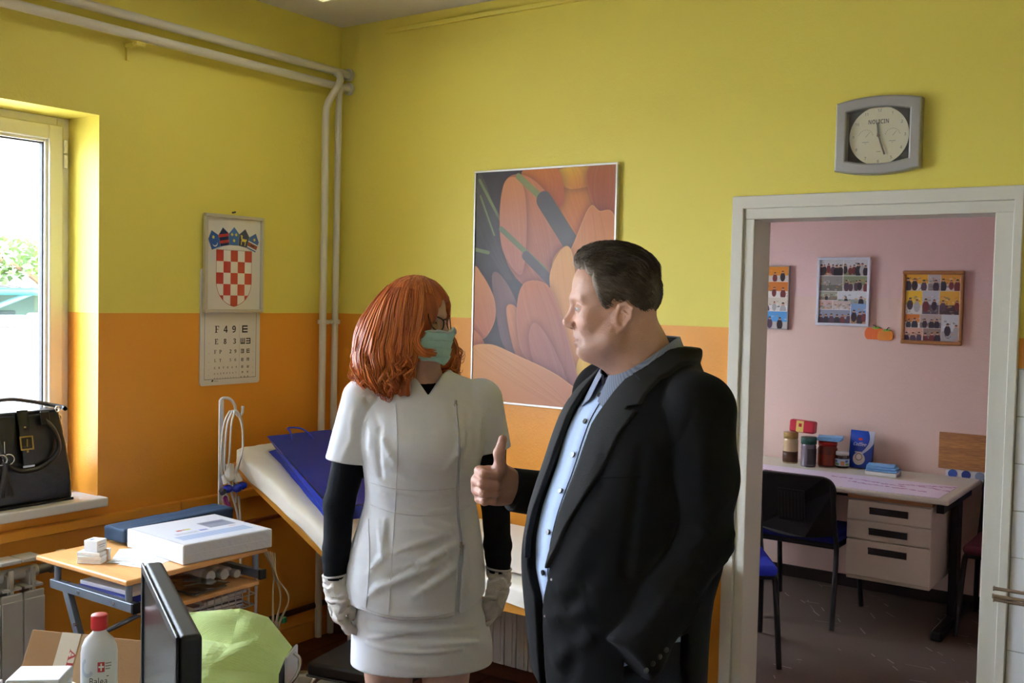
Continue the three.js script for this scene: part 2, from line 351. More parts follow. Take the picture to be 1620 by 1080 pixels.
// ---------------------------------------------------------------- radiators
function radiator(name, label, pos, turn, n, pitch, H, m) {
  const r = thing(name, label, 'radiator', pos, turn);   // local: runs along +x, front faces +z
  for (let i = 0; i < n; i++) {
    const x = (i + .5) * pitch, w = pitch - .003;
    mesh('section', [box(w, H - .16, .012, x, .02 + (H - .16) / 2, .045, .003), box(w * .28, H - .1, .07, x, H / 2, 0, .004), box(w * .96, .014, .085, x, H - .006, .0, .003), box(w, .05, .012, x, .02 + H - .16, .042, .005),
      box(w * .2, .12, .014, x, H - .09, .038, .003), at(cyl(.022, .022, pitch, 0, 0, 0, 14), x - pitch / 2, H - .06, -.01, 0, 0, -Math.PI / 2), at(cyl(.022, .022, pitch, 0, 0, 0, 14), x - pitch / 2, .06, -.01, 0, 0, -Math.PI / 2), box(w * .9, .008, .07, x, H - .1, .01)], m, r);
  }
  mesh('valve', [at(cyl(.018, .018, .05, 0, 0, 0, 12), n * pitch, H - .06, -.01, 0, 0, -Math.PI / 2), at(cyl(.024, .024, .022, 0, 0, 0, 6), n * pitch + .05, H - .06, -.01, 0, 0, -Math.PI / 2), at(cyl(.015, .015, .06, 0, 0, 0, 12), n * pitch + .07, H - .06, -.01, 0, 0, -Math.PI / 2), rod([n * pitch + .1, H - .06, -.01], [n * pitch + .1, H - .06, -.08], .012)], M('#8d8a80', .4, { metalness: .6 }), r);
  mesh('valve_cap', box(.035, .045, .035, n * pitch + .1, H - .03, -.01, .006), M('#c9bf97', .5), r);
  for (const x of [pitch, (n - 1) * pitch]) mesh('bracket', box(.02, .03, .06, x, H - .1, -.05), m, r);
  return r;
}
radiator('radiator', 'white ribbed radiator under the window at the left edge', [.1, .115, 2.8], Math.PI / 2, 15, .08, .59, M('#c9cac8', .35));
{
  const r = thing('panel_radiator', 'white ribbed radiator under the bed on the back wall', 'radiator', [.62, .1, .045]);
  const m = M('#ded8cf', .4);
  for (let i = 0; i < 18; i++) mesh('section', [box(.0565, .45, .02, (i + .5) * .0608, .225, .05, .004), box(.026, .43, .012, (i + .5) * .0608, .225, .058, .004), box(.02, .4, .05, (i + .5) * .0608, .225, .02)], m, r);
  mesh('header', [at(cyl(.018, .018, 1.09, 0, 0, 0, 12), 0, .05, .015, 0, 0, -Math.PI / 2), at(cyl(.018, .018, 1.09, 0, 0, 0, 12), 0, .41, .015, 0, 0, -Math.PI / 2), box(.03, .03, .06, .1, .39, -.012), box(.03, .03, .06, 1.0, .39, -.012)], m, r);
}

// ---------------------------------------------------------------- examination bed, sheet, gift bag
{
  const b = thing('examination_bed', 'examination bed with a raised head end along the back wall', 'bed', [.14, 0, .08]);
  const wood = M('#c9872f', .4), vinyl = M('#e8e2d2', .45), leg = M('#d6d6d4', .35, { metalness: .3 });
  const ang = Math.atan2(.31, .56), L = .66;
  mesh('frame', [boxAB(.62, .59, 0, 1.86, .625, .72, .004)], wood, b);
  mesh('mattress', boxAB(.64, .627, .005, 1.86, .692, .715, .025), vinyl, b);
  const bk = new THREE.Group(); bk.name = 'backrest'; bk.position.set(.64, .64, .36); bk.rotation.z = -ang; b.add(bk);
  mesh('board', boxAB(-L, -.035, -.36, 0, -.008, .36, .004), wood, bk);
  mesh('pad', boxAB(-L, -.006, -.355, .0, .06, .355, .025), vinyl, bk);
  for (const [x, z] of [[.7, .06], [.7, .66], [1.78, .06], [1.78, .66]]) mesh('leg', box(.04, .59, .04, x, .295, z, .006), leg, b);
  mesh('backrest_strut', rod([.32, .79, .3], [.74, .6, .3], .01), leg, b);

  // sheet: one cloth that lies on both pads and hangs a little over the near edge
  const nu = 90, nv = 44, pos = [], idx = [], uv = [];
  const path = (t) => { // along the bed, upper surface
    const s = t * (L + 1.22);
    const cy = Math.cos(ang), sy = Math.sin(ang);
    if (s < L) return [.64 - cy * (L - s) + sy * .064, .64 + sy * (L - s) + cy * .064];
    return [.64 + (s - L) + .02, .70];
  };
  for (let i = 0; i <= nu; i++) for (let j = 0; j <= nv; j++) {
    const t = i / nu; let [x, y] = path(t); const v = j / nv; let z, d = 0;
    const w = .735, tot = w + .075;
    const q = v * tot;
    if (q < w) z = q - .005; else { z = w - .003 + .004 * Math.sin(t * 40); d = q - w; }
    const edge = sstep(w - .03, w, q) * .008;
    y -= edge + d * (.9 + .1 * Math.sin(t * 23));
    const wr = .004 * fbm(x * 5, z * 6, 2) + .003 * fbm(x * 14, z * 12, 5);
    y += wr * (q < w ? 1 : .3); if (q >= w) z += .006 * fbm(x * 9, d * 20, 8);
    pos.push(x, y, z); uv.push(x, q);
  }
  for (let i = 0; i < nu; i++) for (let j = 0; j < nv; j++) { const a = i * (nv + 1) + j; idx.push(a, a + 1, a + nv + 1, a + 1, a + nv + 2, a + nv + 1); }
  const g = new THREE.BufferGeometry(); g.setAttribute('position', new THREE.Float32BufferAttribute(pos, 3)); g.setAttribute('uv', new THREE.Float32BufferAttribute(uv, 2)); g.setIndex(idx); g.computeVertexNormals();
  const s = thing('bed_sheet', 'cream white sheet spread over the examination bed', 'sheet', [.14, 0, .08]);
  mesh('cloth', g, M('#efe8da', .85, { bumpMap: again(T.weave, 12, 12), bumpScale: .0004 }), s);
  const ps = thing('paper_cover', 'white paper cover lying on the bed between the two people', 'paper', [1.5, .7, .44]);
  { // a slightly crumpled sheet
    const q = new THREE.PlaneGeometry(.72, .62, 24, 20); q.rotateX(-Math.PI / 2); const p = q.attributes.position;
    for (let i = 0; i < p.count; i++) p.setY(i, .013 + .004 * Math.abs(fbm(p.getX(i) * 6, p.getZ(i) * 5, 4)));
    q.computeVertexNormals(); mesh('sheet', q, M('#f4f2ee', .8), ps);
  }
  // gift bag lying on the raised head end
  const gb = thing('gift_bag', 'dark blue glossy paper gift bag lying on the raised end of the bed', 'bag', [.268, .978, .545]);
  gb.rotation.set(0, -.1, -ang, 'YZX');
  const bm = M('#1a2f9a', .3), W = .34, LL = .5, Tk = .085;
  mesh('front_panel', [at(new THREE.PlaneGeometry(LL, W, 12, 8).rotateX(-Math.PI / 2), LL / 2 - .01, Tk, -.02)], bm, gb);
  const gus = (z) => { // folded side gusset
    const s = z > 0 ? -1 : 1, p = [], ix = [];
    const row = [[.0, 0, z], [.03, Tk * .5, z + s * .045], [-.01, Tk, z - .02 * (z > 0 ? .5 : 1)]], end = [[LL, 0, z], [LL, Tk * .5, z + s * .005], [LL - .01, Tk, z]];
    for (let k = 0; k < 3; k++) p.push(...row[k], ...end[k]);
    for (let k = 0; k < 2; k++) ix.push(2 * k, 2 * k + 1, 2 * k + 2, 2 * k + 1, 2 * k + 3, 2 * k + 2);
    const q = new THREE.BufferGeometry(); q.setAttribute('position', new THREE.Float32BufferAttribute(p, 3)); q.setIndex(ix); const qq = q.toNonIndexed(); qq.computeVertexNormals(); return qq;
  };
  mesh('gusset', [gus(W / 2 - .01)], bm, gb); mesh('gusset', [gus(-W / 2 + .01)], bm, gb);
  mesh('back_panel', box(LL, .002, W, LL / 2, .004, 0), bm, gb);
  mesh('base', box(.003, Tk, W - .02, LL - .003, Tk / 2, 0), bm, gb);
  const rib = M('#2b3fc0', .6);
  mesh('ribbon_handle', tube([[.04, Tk + .004, .05], [.0, Tk + .02, .045], [-.035, Tk + .012, .03], [-.02, Tk + .014, -.03], [.02, Tk + .01, -.05], [.045, Tk + .004, -.055]], .004, 40, 6), rib, gb);
  mesh('ribbon_handle', tube([[.02, .004, .07], [-.03, .012, .06], [-.045, .02, 0], [-.03, .012, -.06], [.02, .004, -.07]], .004, 40, 6), rib, gb);
}

// ---------------------------------------------------------------- things on the walls
{ // framed coat of arms
  const f = thing('framed_coat_of_arms', 'framed red and white chequered coat of arms with blue crown', 'picture', [.0155, 1.568, .5]);
  const w = .319, h = .42, alu = M('#c9c5ba', .35, { metalness: .4 });
  mesh('frame', [boxAB(0, 0, 0, .018, .014, w, .003), boxAB(0, h - .014, 0, .018, h, w, .003), boxAB(0, .014, 0, .018, h - .014, .014, .003), boxAB(0, .014, w - .014, .018, h - .014, w, .003), boxAB(-.006, .004, .004, .003, h - .004, w - .004)], alu, f);
  const tex = canvasTex(612, 812, (g, W, H) => {
    g.fillStyle = '#e6e4dc'; g.fillRect(0, 0, W, H);
    const sx = 110, sy = 285, sw = 400, sh = 480, c = sw / 5;
    const shield = () => { g.beginPath(); g.moveTo(sx, sy); g.lineTo(sx + sw, sy); g.lineTo(sx + sw, sy + sh * .55); g.bezierCurveTo(sx + sw, sy + sh * .85, sx + sw * .75, sy + sh, sx + sw / 2, sy + sh + 18); g.bezierCurveTo(sx + sw * .25, sy + sh, sx, sy + sh * .85, sx, sy + sh * .55); g.closePath(); };
    g.save(); shield(); g.clip(); g.fillStyle = '#f4f1ea'; g.fillRect(sx, sy, sw, sh + 20);
    g.fillStyle = '#c5382a'; for (let i = 0; i < 5; i++) for (let j = 0; j < 5; j++) if ((i + j) % 2 === 0) g.fillRect(sx + i * c, sy + j * 100, c, 100);
    g.restore(); g.strokeStyle = '#a8322a'; g.lineWidth = 4; shield(); g.stroke();
    g.fillStyle = '#e9e6de'; g.beginPath(); g.moveTo(sx, sy); g.quadraticCurveTo(W / 2, sy - 110, sx + sw, sy); g.closePath(); g.fill(); g.strokeStyle = '#8b8a90'; g.lineWidth = 3; g.stroke();
    const cols = ['#2a5fae', '#26305f', '#2a6db5', '#222a55', '#2a5fae'];
    for (let k = 0; k < 5; k++) {
      const a = (k - 2) * .17; g.save(); g.translate(W / 2 + Math.sin(a) * 640, 830 - Math.cos(a) * 640); g.rotate(a);
      g.beginPath(); g.moveTo(-52, 50); g.lineTo(-60, -50); g.lineTo(0, -112); g.lineTo(60, -50); g.lineTo(52, 50); g.closePath(); g.fillStyle = cols[k]; g.fill(); g.strokeStyle = '#b4b4b8'; g.lineWidth = 3; g.stroke(); g.clip();
      g.fillStyle = '#e8d257';
      const star = (x, y, r) => { g.beginPath(); for (let i = 0; i < 12; i++) { const q = i * Math.PI / 6, R = i % 2 ? r * .5 : r; g.lineTo(x + Math.cos(q) * R, y + Math.sin(q) * R); } g.fill(); };
      if (k === 0) { star(0, -50, 20); g.fillStyle = '#e9e9e9'; g.beginPath(); g.arc(0, 8, 28, 0, 7); g.fill(); g.fillStyle = cols[0]; g.beginPath(); g.arc(0, -4, 28, 0, 7); g.fill(); }
      if (k === 1) { g.fillStyle = '#cc3d2d'; g.fillRect(-70, -55, 140, 26); g.fillRect(-70, 0, 140, 26); }
      if (k === 2) { for (const [x, y] of [[-24, -45], [24, -45], [0, 8]]) star(x, y, 19); }
      if (k === 3) { g.fillRect(-26, -22, 52, 26); g.fillRect(-26, 0, 9, 38); g.fillRect(16, 0, 9, 38); g.fillRect(-34, -48, 16, 32); g.fillRect(-42, -50, 16, 12); g.fillRect(26, -26, 8, 20); }
      if (k === 4) { star(4, -52, 18); g.fillStyle = '#f0f0ec'; g.fillRect(-70, -20, 140, 10); g.fillStyle = '#a23c26'; g.fillRect(-70, -8, 140, 34); g.fillStyle = '#2a211d'; g.fillRect(-22, 2, 44, 13); g.fillStyle = '#f0f0ec'; g.fillRect(-70, 28, 140, 10); }
      g.restore();
    }
  });
  const q = new THREE.PlaneGeometry(w - .024, h - .024); q.rotateY(Math.PI / 2);
  mesh('print', at(q, .006, h / 2, w / 2), M('#ffffff', .6, { map: tex }), f);
  const gl = new THREE.PlaneGeometry(w - .028, h - .028); gl.rotateY(Math.PI / 2);
  mesh('glass', at(gl, .011, h / 2, w / 2), glassPane, f);
  mesh('nail', rod([-.006, h + .012, w / 2], [.012, h + .014, w / 2], .004), M('#4b4a44', .5), f);
  f.children[0].rotation.y = 0;
}
{ // eye chart
  const c = thing('eye_chart', 'white eye test chart with letter rows below the coat of arms', 'eye chart', [.001, 1.255, .497]);
  const w = .326, h = .5;
  const sh = new THREE.Shape(); const r = .014; sh.moveTo(r, 0); sh.lineTo(w - r, 0); sh.absarc(w - r, r, r, -Math.PI / 2, 0); sh.lineTo(w, h - r); sh.absarc(w - r, h - r, r, 0, Math.PI / 2); sh.lineTo(r, h); sh.absarc(r, h - r, r, Math.PI / 2, Math.PI); sh.lineTo(0, r); sh.absarc(r, r, r, Math.PI, 1.5 * Math.PI);
  const body = extr(sh, .006); body.rotateY(Math.PI / 2); body.translate(0, 0, w);
  mesh('panel', body, M('#e4e1d6', .45), c);
  const tex = canvasTex(652, 1000, (g, W, H) => {
    g.fillStyle = '#e4e1d6'; g.fillRect(0, 0, W, H);
    g.strokeStyle = '#3a3a3a'; g.lineWidth = 3; g.strokeRect(26, -40, W - 52, H + 6);
    g.fillStyle = '#8a8880'; g.fillRect(424, 480, 2, 490);
    const text = (s, x, y, px, f = 'serif') => { g.font = `bold ${px}px ${f}`; g.textBaseline = 'middle'; g.fillStyle = '#1d1c1a'; g.fillText(s, x, y); };
    g.textAlign = 'center';
    const ee = (x, y, s, rot) => { g.save(); g.translate(x, y); g.rotate(rot * Math.PI / 2); g.fillStyle = '#1d1c1a'; g.fillRect(-s / 2, -s / 2, s / 5, s); for (const k of [0, 2, 4]) g.fillRect(-s / 2, -s / 2 + k * s / 5, s, s / 5); g.restore(); };
    let y = 520;
    text('F', 165, y, 86); text('4', 265, y, 86, 'sans-serif'); text('9', 362, y, 86, 'sans-serif'); ee(490, y, 66, 0);
    y = 630; text('E', 160, y, 66); text('8', 258, y, 66, 'sans-serif'); text('3', 370, y, 66, 'sans-serif'); ee(466, y, 54, 3); ee(532, y, 54, 2);
    y = 722; ['F', 'P', '', '2', '9'].forEach((s, i) => text(s, 148 + i * 58, y, 46, i > 2 ? 'sans-serif' : 'serif')); ee(462, y, 38, 2); ee(532, y, 38, 0);
    y = 800; ['L', 'T', '', '5', '6'].forEach((s, i) => text(s, 148 + i * 58, y, 36)); ee(464, y, 28, 0); ee(530, y, 28, 1);
    y = 866; [...'ZBT849'].forEach((s, i) => text(s, 142 + i * 50, y, 26)); ee(464, y, 22, 0); ee(530, y, 22, 3);
    y = 916; [...'ALEPZ567'].forEach((s, i) => text(s, 142 + i * 35, y, 20)); ee(466, y, 16, 1); ee(528, y, 16, 0);
    y = 958; [...'HAZPDNBKT'].forEach((s, i) => text(s, 142 + i * 31, y, 12)); ee(450, y, 11, 0); ee(490, y, 11, 2); ee(530, y, 11, 1);
    [520, 630, 722, 800, 866, 916, 958].forEach((yy, i) => { g.font = '14px sans-serif'; g.fillStyle = '#77746c'; g.fillText(String(i + 1), 76, yy + 14); g.fillText(String(i + 1), 590, yy + 8); });
    g.fillStyle = '#222'; g.beginPath(); g.ellipse(118, 980, 12, 8, -.5, 0, 7); g.fill(); g.font = '12px sans-serif'; g.fillText('OKULUS', 160, 984);
  });
  const q = new THREE.PlaneGeometry(w - .02, h - .02); q.rotateY(Math.PI / 2);
  mesh('print', at(q, .0066, h / 2, w / 2), M('#ffffff', .5, { map: tex }), c);
}
{ // tulip poster
  const f = thing('tulip_poster', 'large framed poster of orange tulips on the back wall', 'poster', [.835, 1.2, .004]);
  const w = .715, h = 1.008, alu = M('#d6d4d0', .3, { metalness: .5 });
  mesh('frame', [boxAB(0, 0, 0, w, .009, .018, .002), boxAB(0, h - .009, 0, w, h, .018, .002), boxAB(0, .009, 0, .009, h - .009, .018, .002), boxAB(w - .009, .009, 0, w, h - .009, .018, .002), boxAB(.004, .004, 0, w - .004, h - .004, .004)], alu, f);
  const tex = canvasTex(460, 648, (g) => {
    g.scale(.45, .45); const W = 1024, H = 1440;
    const X = (x) => (x - 25) / 580 * W, Y = (y) => (y - 60) / 985 * H;
    g.fillStyle = '#3a3540'; g.fillRect(0, 0, W, H);
    const petal = (pts, c0, c1, x0, y0, x1, y1, edge) => {
      const P = pts.map(([x, y]) => [X(x), Y(y)]), n = P.length;
      const path = () => { g.beginPath(); g.moveTo(...P[0]); for (let i = 0; i < n; i++) { const a = P[(i + n - 1) % n], b = P[i], c = P[(i + 1) % n], d = P[(i + 2) % n]; g.bezierCurveTo(b[0] + (c[0] - a[0]) / 6, b[1] + (c[1] - a[1]) / 6, c[0] - (d[0] - b[0]) / 6, c[1] - (d[1] - b[1]) / 6, c[0], c[1]); } g.closePath(); };
      path(); const gr = g.createLinearGradient(X(x0), Y(y0), X(x1), Y(y1)); gr.addColorStop(0, c0); gr.addColorStop(1, c1);
      g.save(); g.shadowColor = 'rgba(60,30,40,.55)'; g.shadowBlur = 26; g.fillStyle = gr; g.fill(); g.restore();
      g.save(); path(); g.clip(); g.lineWidth = 2;
      const bx = X(x1), by = Y(y1), tx = X(x0), ty = Y(y0);
      for (let i = 0; i < 60; i++) { const k = rr(-1, 1); g.strokeStyle = i % 2 ? 'rgba(255,215,160,.035)' : 'rgba(120,50,40,.035)'; g.lineWidth = rr(2, 9); g.beginPath(); g.moveTo(bx + k * 60, by); g.quadraticCurveTo((bx + tx) / 2 + k * 230, (by + ty) / 2, tx + k * 120, ty); g.stroke(); }
      if (edge) { path(); g.strokeStyle = edge; g.globalAlpha = .35; g.lineWidth = 14; g.stroke(); }
      g.restore();
    };
    // dark leaves and stems at the left
    petal([[20, 90], [60, 90], [150, 330], [260, 560], [180, 560], [20, 420]], '#4b4d4c', '#3b3340', 40, 90, 200, 520);
    for (const [a, b, c, d, lw] of [[40, 92, 140, 275, 20], [45, 160, 110, 330, 12], [20, 390, 85, 405, 24]]) { g.strokeStyle = '#7c9163'; g.lineWidth = lw; g.lineCap = 'round'; g.beginPath(); g.moveTo(X(a), Y(b)); g.lineTo(X(c), Y(d)); g.stroke(); }
    // upper right tulip, yellow throat
    petal([[350, 50], [610, 50], [610, 330], [520, 420], [420, 330], [360, 180]], '#e0962f', '#c9673c', 420, 60, 520, 380, '#d98a45');
    petal([[370, 70], [500, 60], [520, 130], [430, 150], [380, 120]], '#efc02f', '#dd8a34', 420, 60, 450, 150);
    petal([[500, 60], [610, 50], [610, 260], [540, 250], [495, 150]], '#b7642c', '#a8503a', 560, 60, 560, 260, '#d08a45');
    petal([[230, 60], [370, 60], [400, 200], [330, 230], [250, 150]], '#d97f2b', '#c0643c', 300, 60, 320, 220);
    // big upper left tulip
    petal([[150, 110], [230, 80], [330, 160], [410, 330], [400, 500], [280, 560], [180, 470], [135, 300]], '#d98a58', '#a96a63', 200, 90, 330, 540, '#c9805a');
    petal([[150, 110], [200, 90], [240, 160], [250, 360], [230, 500], [150, 400], [132, 240]], '#dd9460', '#b87468', 160, 100, 210, 480);
    // crossing green stems
    for (const [a, b, c, d, lw, col] of [[210, 85, 330, 200, 40, '#8c9a63'], [320, 190, 440, 380, 110, '#5c5960'], [140, 305, 330, 480, 34, '#76815f'], [250, 420, 360, 530, 60, '#5d5760']]) { g.strokeStyle = col; g.lineWidth = lw; g.beginPath(); g.moveTo(X(a), Y(b)); g.lineTo(X(c), Y(d)); g.stroke(); }
    // right tulip column
    petal([[430, 400], [500, 230], [540, 240], [610, 310], [610, 900], [520, 960], [470, 860], [420, 620], [360, 470], [390, 395]], '#d78a58', '#e0a153', 480, 250, 520, 900, '#e3ae67');
    petal([[350, 520], [395, 395], [440, 410], [470, 640], [520, 960], [470, 940], [400, 720]], '#eab067', '#d98f5a', 400, 400, 470, 900);
    petal([[560, 700], [610, 640], [610, 1045], [500, 960], [470, 860]], '#e9bd4c', '#efca5c', 560, 700, 560, 1000);
    // lower middle petals
    petal([[105, 500], [150, 510], [220, 640], [230, 840], [160, 800], [120, 640]], '#7d5a5d', '#66505c', 120, 500, 190, 820);
    petal([[170, 650], [215, 640], [260, 760], [300, 880], [220, 850]], '#d88c5c', '#b3705f', 190, 650, 260, 860);
    petal([[245, 535], [340, 540], [400, 660], [470, 900], [480, 960], [330, 900], [240, 820], [215, 650]], '#c97c58', '#a06b6c', 280, 540, 400, 920, '#d18f66');
    petal([[290, 700], [350, 760], [420, 900], [430, 960], [320, 920], [270, 780]], '#b8776a', '#99666d', 300, 700, 400, 950);
    // left tulip
    petal([[20, 480], [60, 500], [115, 600], [120, 700], [70, 780], [20, 740]], '#e2a067', '#c67a62', 30, 480, 100, 760, '#d99a6c');
    petal([[10, 740], [60, 770], [75, 820], [10, 850]], '#d58a62', '#c47660', 20, 740, 60, 840);
    // bottom pale petal
    petal([[0, 850], [90, 800], [220, 840], [420, 930], [520, 1060], [0, 1100]], '#e9ae74', '#c58a72', 60, 820, 420, 1040, '#eeb982');
  });
  mesh('print', at(new THREE.PlaneGeometry(w - .016, h - .016), w / 2, h / 2, .0125), M('#e6dcd4', .5, { map: tex, clearcoat: .12, clearcoatRoughness: .2 }), f);
}
{ // wall clock
  const c = thing('wall_clock', 'silver and black wall clock with cream dial above the doorway', 'clock', [2.562, 2.24, .001]);
  const a = .137, silver = M('#a9a8a8', .35, { metalness: .7 });
  const outline = (w, h, k) => { const s = new THREE.Shape(); s.moveTo(-w, -h + k); s.quadraticCurveTo(0, -h - k, w, -h + k); s.lineTo(w, h - k); s.quadraticCurveTo(0, h + k, -w, h - k); s.closePath(); return s; };
  const ring = outline(a, .128, .016); ring.holes.push(outline(a - .026, .102, .015));
  mesh('case', extr(ring, .03, .006, [], 24), silver, c);
  mesh('backing', extr(outline(a - .004, .124, .016), .006, 0, [], 24), blackPlastic, c);
  const tex = canvasTex(512, 512, (g, W) => {
    g.fillStyle = '#dcd5ba'; g.fillRect(0, 0, W, W); g.fillStyle = '#4a463c'; g.textAlign = 'center'; g.textBaseline = 'middle';
    g.font = '34px sans-serif'; for (let k = 1; k <= 12; k++) { const q = k * Math.PI / 6; g.fillText(String(k), 256 + Math.sin(q) * 222, 256 - Math.cos(q) * 222); }
    g.font = 'bold 52px sans-serif'; g.fillStyle = '#3b3b40'; g.save(); g.translate(250, 132); g.scale(.82, 1); g.fillText('NOLICIN', 0, 0); g.restore();
    for (const x of [142, 372]) { g.fillStyle = '#6b675a'; for (let k = -5; k <= 5; k++) { const q = k * .26; g.fillRect(x + Math.sin(q) * 62 - 2, 258 - Math.cos(q) * 62 - 2, 5, 7); } g.strokeStyle = '#6b675a'; g.lineWidth = 3; g.beginPath(); g.moveTo(x, 262); g.lineTo(x + 34, 222); g.stroke(); g.fillRect(x - 28, 304, 56, 4); g.fillRect(x - 6, 318, 12, 3); }
    g.fillRect(240, 392, 34, 4);
  });
  const dial = new THREE.CircleGeometry(.1, 48); dial.translate(0, 0, .012);
  mesh('dial', merge([dial]), M('#ffffff', .5, { map: tex }), c);
  mesh('hour_hand', at(box(.006, .05, .0015, 0, .02, 0), 0, 0, .016, 0, 0, .12), M('#5c574a', .4), c);
  mesh('minute_hand', at(box(.005, .078, .0015, 0, .03, 0), 0, 0, .0185, 0, 0, Math.PI + .33), M('#5c574a', .4), c);
  mesh('centre_cap', at(cyl(.005, .005, .005, 0, 0, 0, 16), 0, 0, .016, Math.PI / 2), M('#6a4a34', .4), c);
  mesh('glass', extr(outline(a - .026, .102, .015), .001, 0, [], 24).translate(0, 0, .024), glassPane, c);
}

// ---------------------------------------------------------------- signed distance modelling for bodies and clothes
const len3 = (x, y, z) => Math.sqrt(x * x + y * y + z * z);
const smin = (a, b, k) => { const h = Math.max(k - Math.abs(a - b), 0) / k; return Math.min(a, b) - h * h * k * .25; };
const smax = (a, b, k) => -smin(-a, -b, k);
const sph = (x, y, z, c, r) => len3(x - c[0], y - c[1], z - c[2]) - r;
function ell(x, y, z, c, r) { // ellipsoid, approximate distance
  const px = x - c[0], py = y - c[1], pz = z - c[2];
  const k0 = len3(px / r[0], py / r[1], pz / r[2]), k1 = len3(px / (r[0] * r[0]), py / (r[1] * r[1]), pz / (r[2] * r[2]));
  return k1 < 1e-9 ? -Math.min(r[0], r[1], r[2]) : k0 * (k0 - 1) / k1;
}
function cap(x, y, z, a, b, ra, rb) { // tapered capsule
  const bx = b[0] - a[0], by = b[1] - a[1], bz = b[2] - a[2], px = x - a[0], py = y - a[1], pz = z - a[2];
  const t = clamp((px * bx + py * by + pz * bz) / (bx * bx + by * by + bz * bz), 0, 1);
  return len3(px - bx * t, py - by * t, pz - bz * t) - (ra + (rb - ra) * t);
}
function chain(x, y, z, pts, k = .015) { let d = 1e3; for (let i = 0; i + 1 < pts.length; i++) d = smin(d, cap(x, y, z, pts[i], pts[i + 1], pts[i][3], pts[i + 1][3]), k); return d; }
function loft(rows, pw = 2.2) { // rows: [y, cx, cz, rx, rz] from low to high; elliptical body of varying section
  return (x, y, z) => {
    const n = rows.length; let i = 0; while (i < n - 2 && y > rows[i + 1][0]) i++;
    const a = rows[i], b = rows[i + 1], p = rows[Math.max(0, i - 1)], q = rows[Math.min(n - 1, i + 2)];
    const t = clamp((y - a[0]) / (b[0] - a[0]), 0, 1), h = b[0] - a[0], v = [];
    for (let k = 1; k < 5; k++) { // cubic with finite-difference tangents
      const m0 = i > 0 ? (b[k] - p[k]) / (b[0] - p[0]) * h : (b[k] - a[k]), m1 = i < n - 2 ? (q[k] - a[k]) / (q[0] - a[0]) * h : (b[k] - a[k]);
      const t2 = t * t, t3 = t2 * t; v.push((2 * t3 - 3 * t2 + 1) * a[k] + (t3 - 2 * t2 + t) * m0 + (-2 * t3 + 3 * t2) * b[k] + (t3 - t2) * m1);
    }
    const px = Math.abs(x - v[0]), pz = Math.abs(z - v[1]), k = Math.pow(Math.pow(px / v[2], pw) + Math.pow(pz / v[3], pw), 1 / pw);
    const r = len3(px, 0, pz); let d = k < 1e-4 ? -Math.min(v[2], v[3]) : r * (1 - 1 / k);
    d *= .92;
    const over = Math.max(rows[0][0] - y, y - rows[n - 1][0]);
    return over > 0 ? (d > 0 ? Math.hypot(d, over) : over) : Math.max(d, over);
  };
}
